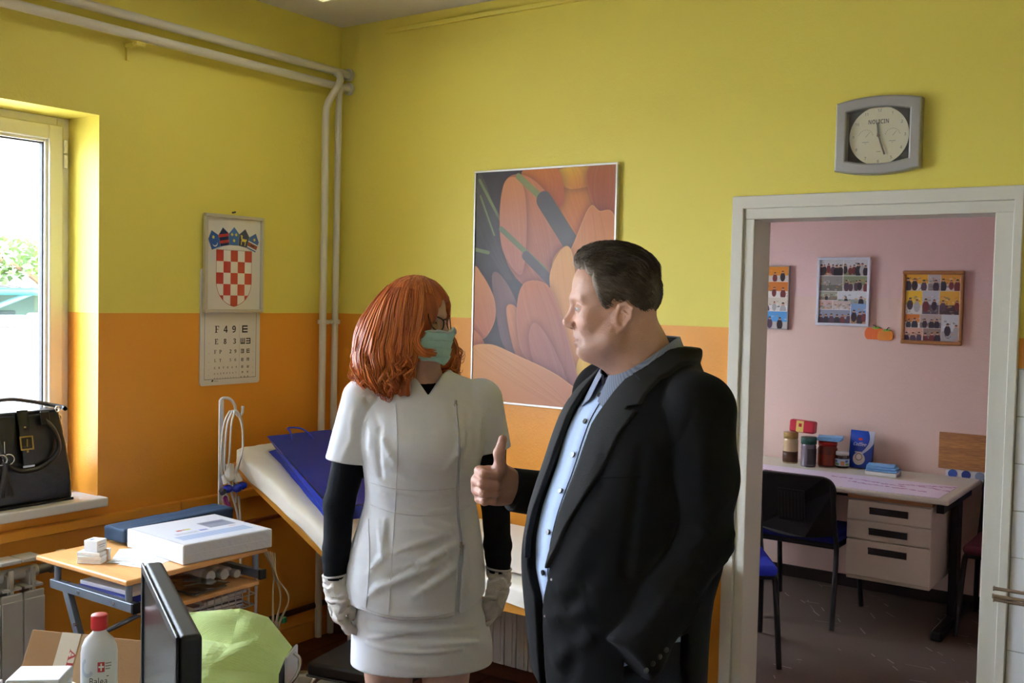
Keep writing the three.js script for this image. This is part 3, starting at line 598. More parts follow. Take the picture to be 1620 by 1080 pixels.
function surf(f, lo, hi, h, color) { // surface nets with empty blocks skipped
  const n = [0, 1, 2].map((k) => Math.ceil((hi[k] - lo[k]) / h) + 1), [nx, ny, nz] = n, sx = 1, sy = nx, sz = nx * ny;
  const val = new Float32Array(nx * ny * nz).fill(NaN), B = 6;
  for (let bz = 0; bz < nz; bz += B) for (let by = 0; by < ny; by += B) for (let bx = 0; bx < nx; bx += B) {
    const d = f(lo[0] + (bx + B / 2) * h, lo[1] + (by + B / 2) * h, lo[2] + (bz + B / 2) * h), far = Math.abs(d) > B * h * 1.6;
    for (let z = bz; z < Math.min(bz + B, nz); z++) for (let y = by; y < Math.min(by + B, ny); y++) for (let x = bx; x < Math.min(bx + B, nx); x++)
      val[x + y * sy + z * sz] = far ? d : f(lo[0] + x * h, lo[1] + y * h, lo[2] + z * h);
  }
  const vid = new Int32Array(nx * ny * nz).fill(-1), P = [], I = [];
  for (let z = 0; z < nz - 1; z++) for (let y = 0; y < ny - 1; y++) for (let x = 0; x < nx - 1; x++) {
    const o = x + y * sy + z * sz; let m = 0, c = 0, ax = 0, ay = 0, az = 0;
    const v = [val[o], val[o + 1], val[o + sy], val[o + sy + 1], val[o + sz], val[o + sz + 1], val[o + sz + sy], val[o + sz + sy + 1]];
    for (let k = 0; k < 8; k++) if (v[k] < 0) m |= 1 << k;
    if (m === 0 || m === 255) continue;
    for (let a = 0; a < 8; a++) for (const bit of [1, 2, 4]) {
      const b = a | bit; if (b === a || (v[a] < 0) === (v[b] < 0)) continue;
      const t = v[a] / (v[a] - v[b]); c++;
      ax += (a & 1) + (bit === 1 ? t : 0); ay += (a >> 1 & 1) + (bit === 2 ? t : 0); az += (a >> 2 & 1) + (bit === 4 ? t : 0);
    }
    vid[o] = P.length / 3; P.push(lo[0] + (x + ax / c) * h, lo[1] + (y + ay / c) * h, lo[2] + (z + az / c) * h);
  }
  const quad = (a, b, c, d, flip) => { if (a < 0 || b < 0 || c < 0 || d < 0) return; if (flip) I.push(a, c, b, a, d, c); else I.push(a, b, c, a, c, d); };
  for (let z = 1; z < nz - 1; z++) for (let y = 1; y < ny - 1; y++) for (let x = 1; x < nx - 1; x++) {
    const o = x + y * sy + z * sz, s = val[o] < 0;
    if (s !== val[o + 1] < 0) quad(vid[o - sy - sz], vid[o - sz], vid[o], vid[o - sy], !s);
    if (s !== val[o + sy] < 0) quad(vid[o - 1 - sz], vid[o - 1], vid[o], vid[o - sz], !s);
    if (s !== val[o + sz] < 0) quad(vid[o - 1 - sy], vid[o - sy], vid[o], vid[o - 1], !s);
  }
  const g = new THREE.BufferGeometry(); g.setAttribute('position', new THREE.Float32BufferAttribute(P, 3)); g.setIndex(I); g.computeVertexNormals();
  const N = g.attributes.normal, A = g.attributes.position;
  for (let i = 0; i < A.count; i++) { // one step onto the surface
    const d = clamp(f(A.getX(i), A.getY(i), A.getZ(i)), -h * .6, h * .6);
    A.setXYZ(i, A.getX(i) - N.getX(i) * d, A.getY(i) - N.getY(i) * d, A.getZ(i) - N.getZ(i) * d);
  }
  g.computeVertexNormals();
  const uv = new Float32Array(A.count * 2); for (let i = 0; i < A.count; i++) { uv[2 * i] = A.getX(i) + A.getZ(i) * .8; uv[2 * i + 1] = A.getY(i) + A.getZ(i) * .15; }
  g.setAttribute('uv', new THREE.BufferAttribute(uv, 2));
  if (color) { const C = new Float32Array(A.count * 3); for (let i = 0; i < A.count; i++) C.set(color(A.getX(i), A.getY(i), A.getZ(i), N.getX(i), N.getY(i), N.getZ(i)), 3 * i); g.setAttribute('color', new THREE.BufferAttribute(C, 3)); }
  return g;
}
const segDist = (x, y, z, a, b) => cap(x, y, z, a, b, 0, 0);
// creases: [ax,ay,az, bx,by,bz, height, width]; raises or sinks a cloth surface along a line
const crease = (list) => (x, y, z) => { let s = 0; for (const c of list) { const d = segDist(x, y, z, c, [c[3], c[4], c[5]]); if (d < c[7] * 3) s += c[6] * Math.exp(-d * d / (c[7] * c[7])); } return s; };
// the same creases laid onto a surface first: every line becomes a chain of points on it
function creaseOn(f, list) {
  const G = 1e-3, lines = list.map((c) => { const pts = []; for (let k = 0; k <= 5; k++) { const t = k / 5, bow = (c[8] ?? 0) * Math.sin(t * Math.PI); let p = [lerp(c[0], c[3], t), lerp(c[1], c[4], t) - bow, lerp(c[2], c[5], t)];
    for (let m = 0; m < 14; m++) { const d = f(...p), g = [f(p[0] + G, p[1], p[2]) - d, f(p[0], p[1] + G, p[2]) - d, f(p[0], p[1], p[2] + G) - d], l = len3(...g) || 1; p = p.map((v, i) => v - d * g[i] / l * .9); } pts.push(p); } return { pts, h: c[6], w: c[7], lo: [0, 1, 2].map((i) => Math.min(...pts.map((q) => q[i])) - c[7] * 3), hi: [0, 1, 2].map((i) => Math.max(...pts.map((q) => q[i])) + c[7] * 3) }; });
  return (x, y, z) => { let s = 0; for (const L of lines) { if (x < L.lo[0] || y < L.lo[1] || z < L.lo[2] || x > L.hi[0] || y > L.hi[1] || z > L.hi[2]) continue; let d = 1e3, tt = 0; for (let k = 0; k < 5; k++) { const q = segDist(x, y, z, L.pts[k], L.pts[k + 1]); if (q < d) { d = q; tt = k; } } if (d < L.w * 3) s += L.h * gauss(d / L.w) * [.6, .95, 1, .95, .6][tt]; } return s; };
}
function frameOf(o, ex, ey, ez) { // point -> coordinates in a local frame
  return (x, y, z) => { const a = x - o[0], b = y - o[1], c = z - o[2]; return [a * ex[0] + b * ex[1] + c * ex[2], a * ey[0] + b * ey[1] + c * ey[2], a * ez[0] + b * ez[1] + c * ez[2]]; };
}
const nrm = (v) => { const l = len3(...v); return v.map((x) => x / l); };
const crs = (a, b) => [a[1] * b[2] - a[2] * b[1], a[2] * b[0] - a[0] * b[2], a[0] * b[1] - a[1] * b[0]];

// hand in its own frame: x from the wrist towards the fingers, y towards the thumb side, z out of the palm
function handSDF(curl, thumb, s = 1) {
  const base = [[.088, .031, 0], [.093, .0105, 0], [.089, -.0105, 0], [.081, -.0305, 0]], L = [[.043, .027, .021], [.047, .030, .022], [.043, .028, .021], [.034, .021, .018]], R = [.0100, .0102, .0096, .0086];
  const fingers = base.map((b, i) => {
    const pts = [[b[0] - .02, b[1], b[2] - .002, R[i] + .002], [...b, R[i] + .001]]; let a = 0, p = [...b];
    for (let k = 0; k < 3; k++) { a += curl[i][k]; const sp = (curl[i][3] ?? 0) * (k + 1) / 3; p = [p[0] + Math.cos(a) * L[i][k], p[1] + sp, p[2] + Math.sin(a) * L[i][k]]; pts.push([...p, R[i] * [.97, .9, .78][k]]); }
    return pts;
  });
  return (X, Y, Z) => {
    const x = X / s, y = Y / s, z = Z / s;
    let d = ell(x, y, z, [.048, .001, -.001], [.056, .043, .0175]);
    d = smin(d, cap(x, y, z, [.0, 0, -.002], [.03, .002, -.002], .024, .026), .02);
    d = smin(d, ell(x, y, z, [.035, .026, .012], [.034, .018, .016]), .015);      // ball of the thumb
    d = smin(d, ell(x, y, z, [.035, -.028, .008], [.036, .014, .014]), .012);
    for (let i = 0; i < 4; i++) { const q = chain(x, y, z, fingers[i], .006); d = i ? smin(d, q, .0045) : smin(d, q, .007); }
    d = smin(d, chain(x, y, z, thumb, .008), .012);
    return d * s;
  };
}

// head in its own frame: z out of the face, y up, origin between the ears at brow height
function headSDF(o) {
  const jaw = o.jaw ?? 1, ns = o.nose ?? 1, W = o.width ?? 1;
  return (X, y, z) => {
    const x = Math.abs(X) / W;
    if (len3(x, y + .03, z) > .21) return (len3(x, y + .03, z) - .16);
    let d = ell(x, y, z, [0, .022, -.006], [.076, .086, .091]);
    d = smin(d, ell(x, y, z, [0, .03, .03], [.066, .06, .056]), .03);               // forehead
    d = smin(d, ell(x, y, z, [0, -.05, .03], [.060, .07, .052]), .03);             // face
    d = smin(d, ell(x, y, z, [.036, -.045, .052], [.027, .026, .024]), .025);      // cheek
    d = smin(d, cap(x, y, z, [.058 * jaw, -.035, -.008], [.052 * jaw, -.078, .004], .016, .018), .03);
    d = smin(d, cap(x, y, z, [.052 * jaw, -.08, .006], [.014, -.108, .056], .016, .017), .03);
    d = smin(d, ell(x, y, z, [0, -.107, .058], [.024, .018, .021]), .02);          // chin
    d = smin(d, ell(x, y, z, [0, -.1, .012], [.046, .03 + .012 * jaw, .045]), .03);  // under the chin
    d = smin(d, cap(x, y, z, [.008, .003, .086], [.044, .004, .067], .0115, .0085), .014);   // brow
    d = smax(d, -ell(x, y, z, [.032, -.017, .096], [.019, .0115, .018]), .016);     // eye socket
    let nose = cap(x, y, z, [0, -.012, .083], [0, -.0475, .0985 + .012 * (ns - 1)], .0075, .0112 * ns);
    nose = smin(nose, ell(x, y, z, [.0125, -.053, .084], [.0095, .0085, .011]), .01);
    nose = smin(nose, cap(x, y, z, [0, -.055, .09], [0, -.064, .082], .007, .005), .008);
    d = smin(d, nose, .016);
    d = smax(d, -ell(x, y, z, [.007, -.061, .087], [.004, .003, .006]), .004);     // nostril
    d = smin(d, ell(x, y, z, [0, -.083, .064], [.028, .021, .0175]), .016);         // muzzle
    d = smax(d, -cap(x, y, z, [.02, -.054, .085], [.037, -.088, .0745], .0032, .0032), .012); // fold beside the mouth
    d = smax(d, -cap(x, y, z, [0, -.1035, .089], [.018, -.1035, .082], .008, .006), .008);   // above the chin
    d = smin(d, cap(x, y, z, [0, -.078, .0795], [.021, -.083, .068], .0062, .0032), .006);
    d = smin(d, cap(x, y, z, [0, -.093, .078], [.019, -.0895, .067], .0072, .0034), .006);
    d = smax(d, -cap(x, y, z, [0, -.0855, .0865], [.023, -.087, .0755], .0034, .0012), .004); // mouth line
    // lids over the eye
    const eye = len3(x - .0315, y + .018, z - .0725) - .0135, slit = Math.abs(y + .019) - .0027 * (1 - sstep(.008, .014, Math.abs(x - .0315)));
    d = smin(d, smax(eye, -Math.max(slit, .072 - z), .002), .006);
    // ear
    const ez = z + .010, ex = x - .0775 + ez * .35, ey = y + .034, c = Math.cos(.2), sn = Math.sin(.2), ry = ey * c + ez * sn * -1, rz = ey * sn + ez * c;
    let ear = ell(ex, ry, rz, [.003, .002, -.004], [.010, .031, .018]);
    ear = smax(ear, -ell(ex, ry, rz, [.012, .005, -.004], [.0085, .0215, .0115]), .005);
    ear = smin(ear, chain(ex, ry, rz, [[.004, .004, .012, .0035], [.008, .024, .008, .0038], [.009, .031, -.004, .0042], [.009, .024, -.017, .0042], [.008, .004, -.02, .004], [.006, -.016, -.012, .004], [.002, -.029, -.001, .0055]], .003), .004);
    ear = smin(ear, chain(ex, ry, rz, [[.006, .013, -.002, .0025], [.007, .008, -.012, .003], [.006, -.008, -.01, .003]], .003), .004);
    ear = smin(ear, ell(ex, ry, rz, [.004, -.004, .012], [.005, .007, .005]), .005);
    d = smin(d, ear, .005);
    return d;
  };
}

// ---------------------------------------------------------------- the man in the dark jacket
const tab = (rows) => (t) => { if (t <= rows[0][0]) return rows[0][1]; for (let i = 0; i + 1 < rows.length; i++) if (t <= rows[i + 1][0]) return lerp(rows[i][1], rows[i + 1][1], (t - rows[i][0]) / (rows[i + 1][0] - rows[i][0])); return rows[rows.length - 1][1]; };
function strand(pts, r0, r1, rad = 4) { // tapered lock of hair
  const c = new THREE.CatmullRomCurve3(pts, false, 'centripetal'), n = Math.max(4, Math.round(pts.length * 2.5)), fr = c.computeFrenetFrames(n, false), P = [], I = [];
  for (let i = 0; i <= n; i++) { const t = i / n, p = c.getPoint(t), r = lerp(r0, r1, t * t) * Math.sin(Math.min(1, t * 6 + .35) * Math.PI / 2); for (let k = 0; k < rad; k++) { const a = k / rad * Math.PI * 2, q = p.clone().addScaledVector(fr.normals[i], Math.cos(a) * r).addScaledVector(fr.binormals[i], Math.sin(a) * r); P.push(q.x, q.y, q.z); } }
  for (let i = 0; i < n; i++) for (let k = 0; k < rad; k++) { const a = i * rad + k, b = i * rad + (k + 1) % rad; I.push(a, b, a + rad, b, b + rad, a + rad); }
  const g = new THREE.BufferGeometry(); g.setAttribute('position', new THREE.Float32BufferAttribute(P, 3)); g.setIndex(I); g.computeVertexNormals(); return g;
}
function tint(g, c) { const n = g.attributes.position.count, a = new Float32Array(n * 3); for (let i = 0; i < n; i++) a.set(c, 3 * i); g.setAttribute('color', new THREE.BufferAttribute(a, 3)); return g; }
function toFrame(g, o, ex, ey, ez) { g.applyMatrix4(new THREE.Matrix4().makeBasis(V(...ex), V(...ey), V(...ez)).setPosition(...o)); return g; }
function eyeball(iris) { const g = new THREE.SphereGeometry(.0114, 20, 16); g.rotateX(Math.PI / 2); const p = g.attributes.position, c = new Float32Array(p.count * 3); for (let i = 0; i < p.count; i++) { const q = p.getZ(i) / .0118; c.set(q > .975 ? [.01, .01, .01] : q > .88 ? iris : [.26, .24, .22], 3 * i); } g.setAttribute('color', new THREE.BufferAttribute(c, 3)); return g; }
const eyeMat = M('#ffffff', .12, { vertexColors: true });
{
  const man = thing('person', 'man in a dark jacket and light blue shirt giving a thumbs up', 'person', [2.53, 0, 1.63], -27 * Math.PI / 180);
  const skinM = M('#ffffff', .48, { vertexColors: true, bumpMap: again(T.skin, 9, 9), bumpScale: .0006 });
  const wool = M([.008, .008, .009], .9, { bumpMap: again(T.fine, 6, 6), specularIntensity: .4, bumpScale: .0002, sheen: .12, sheenRoughness: .6, sheenColor: new THREE.Color(.35, .36, .4) });
  // --- head frame
  const ya = -31 * Math.PI / 180, HO = [-.025, 1.657, .065], ez = [Math.sin(ya), 0, Math.cos(ya)], ex = [Math.cos(ya), 0, -Math.sin(ya)], ey = [0, 1, 0];
  const hf = frameOf(HO, ex, ey, ez), head = headSDF({ jaw: 1.12, nose: 1.08, width: 1.03 });
  const neck = (x, y, z) => chain(x, y, z, [[.0, 1.43, -.03, .078], [-.005, 1.5, -.006, .071], [-.014, 1.56, .02, .066], [-.02, 1.62, .045, .062]], .03);
  const headBody = (x, y, z) => { const q = hf(x, y, z); return smin(head(...q), neck(x, y, z), .03); };
  const skinC = (x, y, z) => { const [a, b, c] = hf(x, y, z); let r = .64, g = .35, bl = .245; const n = fbm(x * 40, y * 40, z * 40) * .03;
    const red = Math.exp(-((b + .045) ** 2 + (c - .085) ** 2) / .0006) * .35 + Math.exp(-((Math.abs(a) - .08) ** 2 * 3 + (b + .034) ** 2 + (c + .01) ** 2) / .0007) * .4 + Math.exp(-((b + .045) ** 2 + (Math.abs(a) - .045) ** 2) / .0005) * .18;
    g -= red * .06; bl -= red * .035; r += n; g += n * .6; bl += n * .4;
    const lip = Math.exp(-(((b + .0855) / .009) ** 2 + (a / .022) ** 2)) * sstep(.066, .072, c); r = lerp(r, .5, lip * .7); g = lerp(g, .19, lip * .7); bl = lerp(bl, .15, lip * .7);
    const beard = sstep(-.055, -.085, b) * sstep(-.01, .03, c) * .16; r *= 1 - beard; g *= 1 - beard * .9; bl *= 1 - beard * .7; return [r, g, bl]; };
  // --- right hand, thumb up
  const WR = [-.283, 1.213, .165], hx = nrm([-.02, .1, 1]), hz0 = [1, 0, .02], hy = nrm(crs(hx, hz0).map((v) => -v)), hz = nrm(crs(hx, hy).map((v) => v)), sg = hz[0] > 0 ? hz : hz.map((v) => -v);
  const handF = frameOf(WR, hx, hy[1] > 0 ? hy : hy.map((v) => -v), sg);
  const fist = handSDF([[1.35, 1.65, 1.0, -.004], [1.42, 1.65, 1.0, -.002], [1.45, 1.65, 1.0, 0], [1.45, 1.6, 1.0, .002]], [[.022, .024, .012, .016], [.05, .044, .022, .0135], [.058, .076, .026, .0118], [.05, .106, .02, .0096]], 1.06);
  const hand = (x, y, z) => { const q = handF(x, y, z); return smin(fist(...q), cap(x, y, z, [-.275, 1.18, .06], WR, .034, .029), .02); };
  const coreRows = [[.86, 0, .01, .16, .13], [1.02, 0, .04, .17, .165], [1.2, 0, .03, .17, .165], [1.4, 0, -.005, .155, .12], [1.47, 0, -.015, .11, .09]];
  const core = loft(coreRows);
  const body = (x, y, z) => { let d = core(x, y, z);
    d = smin(d, chain(x, y, z, [[.16, 1.42, -.02, .055], [.203, 1.17, -.004, .043], [.195, .97, .11, .032], [.12, .9, .06, .034]]), .04);
    d = smin(d, chain(x, y, z, [[-.16, 1.42, -.02, .055], [-.26, 1.15, -.07, .045], [-.283, 1.205, .14, .033]]), .04);
    d = smin(d, chain(x, y, z, [[.09, .88, 0, .09], [.1, .5, .01, .062], [.105, .1, -.02, .045], [.12, .05, .1, .04]]), .04);
    d = smin(d, chain(x, y, z, [[-.09, .88, 0, .09], [-.1, .5, .01, .062], [-.105, .1, -.02, .045], [-.12, .05, .1, .04]]), .04);
    return smin(d, neck(x, y, z), .03); };
  const gSkin = merge([surf(headBody, [-.19, 1.45, -.1], [.16, 1.81, .23], .0021, skinC), surf(hand, [-.36, 1.1, .03], [-.2, 1.36, .31], .0026, (x, y, z) => { const n = fbm(x * 60, y * 60, z * 60) * .03; return [.6 + n, .32 + n * .6, .24 + n * .4]; }), surf(body, [-.36, 0, -.2], [.34, 1.5, .26], .014, () => [.47, .235, .15])]);
  mesh('body', gSkin, skinM, man);
  for (const s of [-1, 1]) { const g = eyeball([.12, .14, .16]); g.rotateY(s * .08); g.translate(s * .0315 * 1.03, -.018, .0725); mesh('eye', toFrame(g, HO, ex, ey, ez), eyeMat, man); }
  const nailG = new THREE.SphereGeometry(1, 12, 8); nailG.scale(.0035, .0075, .0065);
  // --- hair
  const yh = tab([[-.11, -.044], [-.09, -.046], [-.06, -.042], [-.045, -.034], [-.032, -.016], [-.026, -.005], [.006, -.003], [.013, -.018], [.028, -.02], [.038, -.002], [.046, .022], [.055, .046], [.066, .058], [.08, .063], [.095, .066]]);
  const skull = (x, y, z) => smin(ell(Math.abs(x) / 1.03, y, z, [0, .022, -.005], [.076, .085, .089]), ell(Math.abs(x), y, z, [0, .03, .03], [.066, .06, .056]), .03);
  const thick = (x, y, z) => sstep(-.006, .03, y - yh(z)) * (.0035 + .0045 * sstep(-.03, .03, y)) + .006 * sstep(.06, .102, y) + .006 * sstep(.04, .085, z) * sstep(.062, .08, y);
  const hairF = (x, y, z) => { const wav = .0016 * Math.sin(x * 260 + fbm(x * 30, y * 30, z * 12) * 4) ; return smax(skull(x, y, z) - thick(x, y, z) - wav, (yh(z) - y) * .75 + .004 * noise.noise(x * 90, z * 120, 4), .012); };
  const hairC = (x, y, z) => { const g = sstep(.4, .9, .5 + .5 * noise.noise(x * 60, y * 14, z * 40)) * .5 + .45 * sstep(.0, .06, z) * (1 - sstep(.05, .1, y)); const ed = 1 - sstep(.0, .022, y - yh(z)); const k = clamp(g + .25 * sstep(.05, .1, z) + .35 * ed, 0, 1); return [lerp(.075, .32, k), lerp(.056, .26, k), lerp(.042, .2, k)]; };
  const parts = [surf(hairF, [-.1, -.075, -.12], [.1, .14, .12], .003, hairC)];
  for (let i = 0; i < 6500; i++) {
    const u = rr(-1, 1), ph = rr(0, Math.PI * 2), s = Math.sqrt(1 - u * u); let d = V(s * Math.cos(ph), u, s * Math.sin(ph));
    if (d.y < -.45) continue;
    let t = .05; for (let k = 0; k < 24; k++) t -= hairF(d.x * t, d.y * t + .02, d.z * t - .005) * .8;
    const p = V(d.x * t, d.y * t + .02, d.z * t - .005); if (Math.abs(hairF(p.x, p.y, p.z)) > .004 || p.y < yh(p.z) + .004) continue;
    const n = V(d.x, d.y, d.z), top = sstep(.05, .1, p.y), fr = sstep(.05, .085, p.z) * top;
    const fl = V(-.25 * top * (p.x > -.03 ? -1 : 1), lerp(-.55, .05, top), lerp(-.85, -.75, top)).addScaledVector(V(.3, .5, .5), fr * 1.4);
    fl.addScaledVector(n, -fl.dot(n)).normalize(); const L = lerp(.012, .034, top) * rr(.7, 1.2), up = lerp(.001, .006, top);
    const g = strand([p.clone().addScaledVector(n, -.002), p.clone().addScaledVector(fl, L * .35).addScaledVector(n, up), p.clone().addScaledVector(fl, L * .75).addScaledVector(n, up * .8 - L * L * 1.2), p.clone().addScaledVector(fl, L).addScaledVector(n, -.001 - L * L * 3)], rr(.0006, .0011), .0002, 3);
    const c = hairC(p.x, p.y, p.z), k = rr(.7, 1.35); parts.push(tint(g, [c[0] * k, c[1] * k, c[2] * k]));
  }
  mesh('hair', toFrame(merge(parts), HO, ex, ey, ez), M('#ffffff', .65, { vertexColors: true, specularIntensity: .5 }), man);
  for (const s of [-1, 1]) { const l = []; for (let i = 0; i < 26; i++) { const t = i / 25, x = s * lerp(.012, .05, t), y = .004 + .006 * Math.sin(t * 2.4), z = .0905 - .022 * t * t - .004; l.push(strand([V(x, y - .002, z), V(x + s * .004, y + .002, z + .0015), V(x + s * .009, y + .003, z - .002)], .0008, .0002, 3)); } mesh('eyebrow', toFrame(merge(l), HO, ex, ey, ez), M('#4a3a2e', .7), man); }
  // --- shirt
  const shirtRows = [[.9, 0, .03, .18, .16], [1.02, 0, .05, .186, .178], [1.1, 0, .05, .188, .186], [1.2, 0, .04, .187, .18], [1.3, 0, .02, .183, .162], [1.4, 0, .0, .172, .142], [1.45, 0, -.008, .135, .118], [1.49, -.004, .002, .074, .074]];
  const shirtL = loft(shirtRows, 2.3);
  const shirtF = (x, y, z) => shirtL(x, y, z) - .0035 * gauss(x / .018) * sstep(0, .05, z) + .003 * fbm(x * 7, y * 5, 3);
  const shirtTex = dataTex(64, 64, (u, v, i, j) => { const p = (i % 16 < 3 && j % 16 < 3) || ((i + 8) % 16 < 2 && (j + 8) % 16 < 2); return p ? [118, 140, 186] : [184, 205, 240]; });
  const shirtM = M('#ffffff', .75, { map: again(shirtTex, 60, 60) });
  mesh('shirt', surf(shirtF, [-.22, .88, -.2], [.22, 1.54, .27], .006), shirtM, man);
  const frontZ = (x, y, f) => { let z = .34; for (let k = 0; k < 60; k++) { const d = f(x, y, z); if (d < .0004) break; z -= d * .8; } return z; };
  const pl = []; for (let y = 1.47; y > 1.0; y -= .012) pl.push(V(.013, y, frontZ(.013, y, shirtF) + .0005));
  mesh('placket_seam', tube(pl, .0011, 60, 5), M('#35405c', .8), man);
  for (const y of [1.455, 1.4, 1.33, 1.255, 1.17, 1.085]) { const z = frontZ(0, y, shirtF), z2 = frontZ(0, y + .01, shirtF); const g = cyl(.0058, .0058, .003, 0, 0, 0, 16); g.rotateX(Math.PI / 2 - Math.atan2(z - z2, .01)); mesh('button', g.translate(0, y, z + .0012), M('#14161f', .3), man); }
  // --- shirt collar, a folded band round the neck
  function band(rows, name, mat, th, n = 60) { // rows(alpha) -> list of [x,y,z] from the inner edge to the outer edge
    const P = [], I = []; const m = rows(0).length;
    for (let i = 0; i <= n; i++) for (const p of rows(i / n)) P.push(...p);
    for (let i = 0; i < n; i++) for (let k = 0; k + 1 < m; k++) { const a = i * m + k; I.push(a, a + m, a + 1, a + 1, a + m, a + m + 1); }
    const g = new THREE.BufferGeometry(); g.setAttribute('position', new THREE.Float32BufferAttribute(P, 3)); g.setIndex(I); g.computeVertexNormals();
    const q = g.clone(), A = q.attributes.position, N = g.attributes.normal; for (let i = 0; i < A.count; i++) A.setXYZ(i, A.getX(i) - N.getX(i) * th, A.getY(i) - N.getY(i) * th, A.getZ(i) - N.getZ(i) * th);
    const both = merge([boxUV2(g), boxUV2(q)]); return mesh(name, both, mat, man);
  }
  function boxUV2(g) { const p = g.attributes.position, u = new Float32Array(p.count * 2); for (let i = 0; i < p.count; i++) { u[2 * i] = p.getX(i) + p.getZ(i); u[2 * i + 1] = p.getY(i); } g.setAttribute('uv', new THREE.BufferAttribute(u, 2)); return g; }
  const ring = (a, r, y, dz = 0, kx = 1) => [-.004 + Math.sin(a) * r * kx, y, .004 + dz - Math.cos(a) * r];
  const collarTex = dataTex(64, 64, (u, v, i, j) => ((i >> 3) + (j >> 3)) % 2 ? [118, 128, 152] : [150, 160, 184]);
  const collarM = M('#ffffff', .75, { map: again(collarTex, 70, 70) });
  band((t) => { const a = (t - .5) * 2 * 2.98, f = sstep(.9, 2.9, Math.abs(a)); const yt = lerp(1.58, 1.497, f), dz = lerp(-.006, .016, f); const tip = gauss((Math.abs(a) - 2.55) / .3) * .028;
    return [ring(a, .071, yt - .03, dz), ring(a, .0745, yt, dz), ring(a, .078, yt + .002, dz), ring(a, .088, yt - .02, dz + .002), ring(a, lerp(.1, .103, f) + tip * .15, yt - .05 - tip, dz + .003 + tip * .35)]; }, 'collar', collarM, .0016);
  band((t) => { const a = (t - .5) * 2 * 2.98, f = sstep(.9, 2.9, Math.abs(a)), yt = lerp(1.58, 1.497, f), dz = lerp(-.006, .016, f); return [ring(a, .0695, yt - .03, dz), ring(a, .0725, yt - .001, dz)]; }, 'collar_lining', M('#10131f', .8), .0008);
  for (const s of [-1, 1]) mesh('collar_button', at(cyl(.0055, .0055, .003, 0, 0, 0, 14), -.004 + s * .052, 1.452, .1, Math.PI / 2 - .5, s * .5), M('#14161f', .3), man);
  // --- jacket
  const jRows = [[.79, 0, .045, .212, .162], [.9, 0, .055, .212, .176], [1.02, 0, .057, .213, .191], [1.1, 0, .047, .215, .208], [1.2, 0, .036, .212, .2], [1.3, 0, .018, .206, .177], [1.4, 0, .0, .196, .154], [1.46, 0, -.012, .172, .127], [1.51, 0, -.025, .11, .1], [1.55, 0, -.035, .085, .085]];
  const jL = loft(jRows, 2.3);
  const slL = [[.174, 1.43, -.014, .077], [.196, 1.3, -.014, .069], [.203, 1.18, -.004, .063], [.211, 1.07, .075, .057], [.214, .97, .15, .05], [.212, .955, .168, .05]], slR = [[-.18, 1.432, -.02, .078], [-.245, 1.22, -.06, .069], [-.262, 1.15, -.07, .066], [-.275, 1.18, .03, .058], [-.283, 1.212, .2, .05]];
  const sleeveL = (x, y, z) => { let d = chain(x, y, z, slL, .03); const c = ((x - .2135) * -.01 + (y - .957) * -.62 + (z - .166) * .78); return smax(d, c, .006); };
  const sleeveR = (x, y, z) => { let d = chain(x, y, z, slR, .03); const c = (z - .172) * .98 + (y - 1.21) * .16; return smax(d, c, .006); };
  const jacket0 = (x, y, z) => { let d = jL(x, y, z); d = smin(d, smin(sleeveL(x, y, z), sleeveR(x, y, z), .001), .009); return smin(d, cap(Math.abs(x), y, z, [.05, 1.497, -.03], [.165, 1.446, -.022], .045, .062), .035); };
  const folds = creaseOn(jacket0, [[.3, 1.2, -.06, .27, 1.13, .06, .01, .013], [.3, 1.16, -.06, .28, 1.08, .08, .009, .012], [.29, 1.22, .02, .27, 1.17, .08, .007, .01], [.3, 1.18, -.02, .28, 1.12, .09, -.007, .009], [.29, 1.28, -.03, .28, 1.22, .05, .006, .014], [.28, 1.1, .12, .27, 1.04, .17, .006, .012], [.26, 1.4, .03, .27, 1.28, .05, .005, .016], [.2, 1.05, .25, .04, .99, .3, .008, .018], [.2, 1.0, .25, .05, .9, .3, .009, .02], [.18, 1.08, .25, .06, 1.06, .3, .005, .016], [.17, 1.12, .25, .1, 1.0, .3, -.006, .018], [.14, .98, .28, .08, .84, .3, -.007, .02], [-.3, 1.25, .05, -.33, 1.17, .08, .006, .012], [-.32, 1.22, .1, -.3, 1.17, .12, .005, .01], [.17, 1.36, .12, .18, 1.12, .16, -.008, .012], [.12, 1.38, .2, .13, 1.28, .22, -.004, .014], [.15, 1.24, .22, .1, 1.08, .28, .004, .025], [.24, 1.44, .05, .21, 1.36, .09, -.004, .008]]);
  const jacketFull = (x, y, z) => { const d = jacket0(x, y, z); return (Math.abs(d) < .05 ? d - folds(x, y, z) : d) - .0012 * fbm(x * 9, y * 9, z * 9); };
  const xl = tab([[.78, -.03], [.95, -.005], [1.03, .01], [1.08, .034], [1.15, .046], [1.25, .048], [1.4, .046], [1.5, .06], [1.56, .07]]), xr = tab([[.78, -.06], [.95, -.03], [1.03, -.025], [1.08, -.05], [1.15, -.062], [1.25, -.066], [1.35, -.072], [1.5, -.07], [1.56, -.075]]);
  const cutF = (x, y, z) => Math.max(xr(y) - x, x - xl(y), .02 - z);   // negative inside the opening
  const neckHole = (x, y, z) => cap(x, y, z, [0, 1.45, .03], [-.005, 1.62, -.015], .085, .098);
  const sideGap = (x, y, z) => Math.max(.08 - x, y - (.955 + .35 * (.2 - z) * .5), .0 - z + .02, z - .155, .12 - len3(x, 0, 0) * 1);
  const jacket = (x, y, z) => { let d = jacketFull(x, y, z); d = smax(d, -cutF(x, y, z), .006); d = smax(d, -neckHole(x, y, z), .008);
    const hem = .79 + .035 * sstep(.02, -.1, x) * sstep(.05, .15, z) - y; return smax(d, hem, .006); };
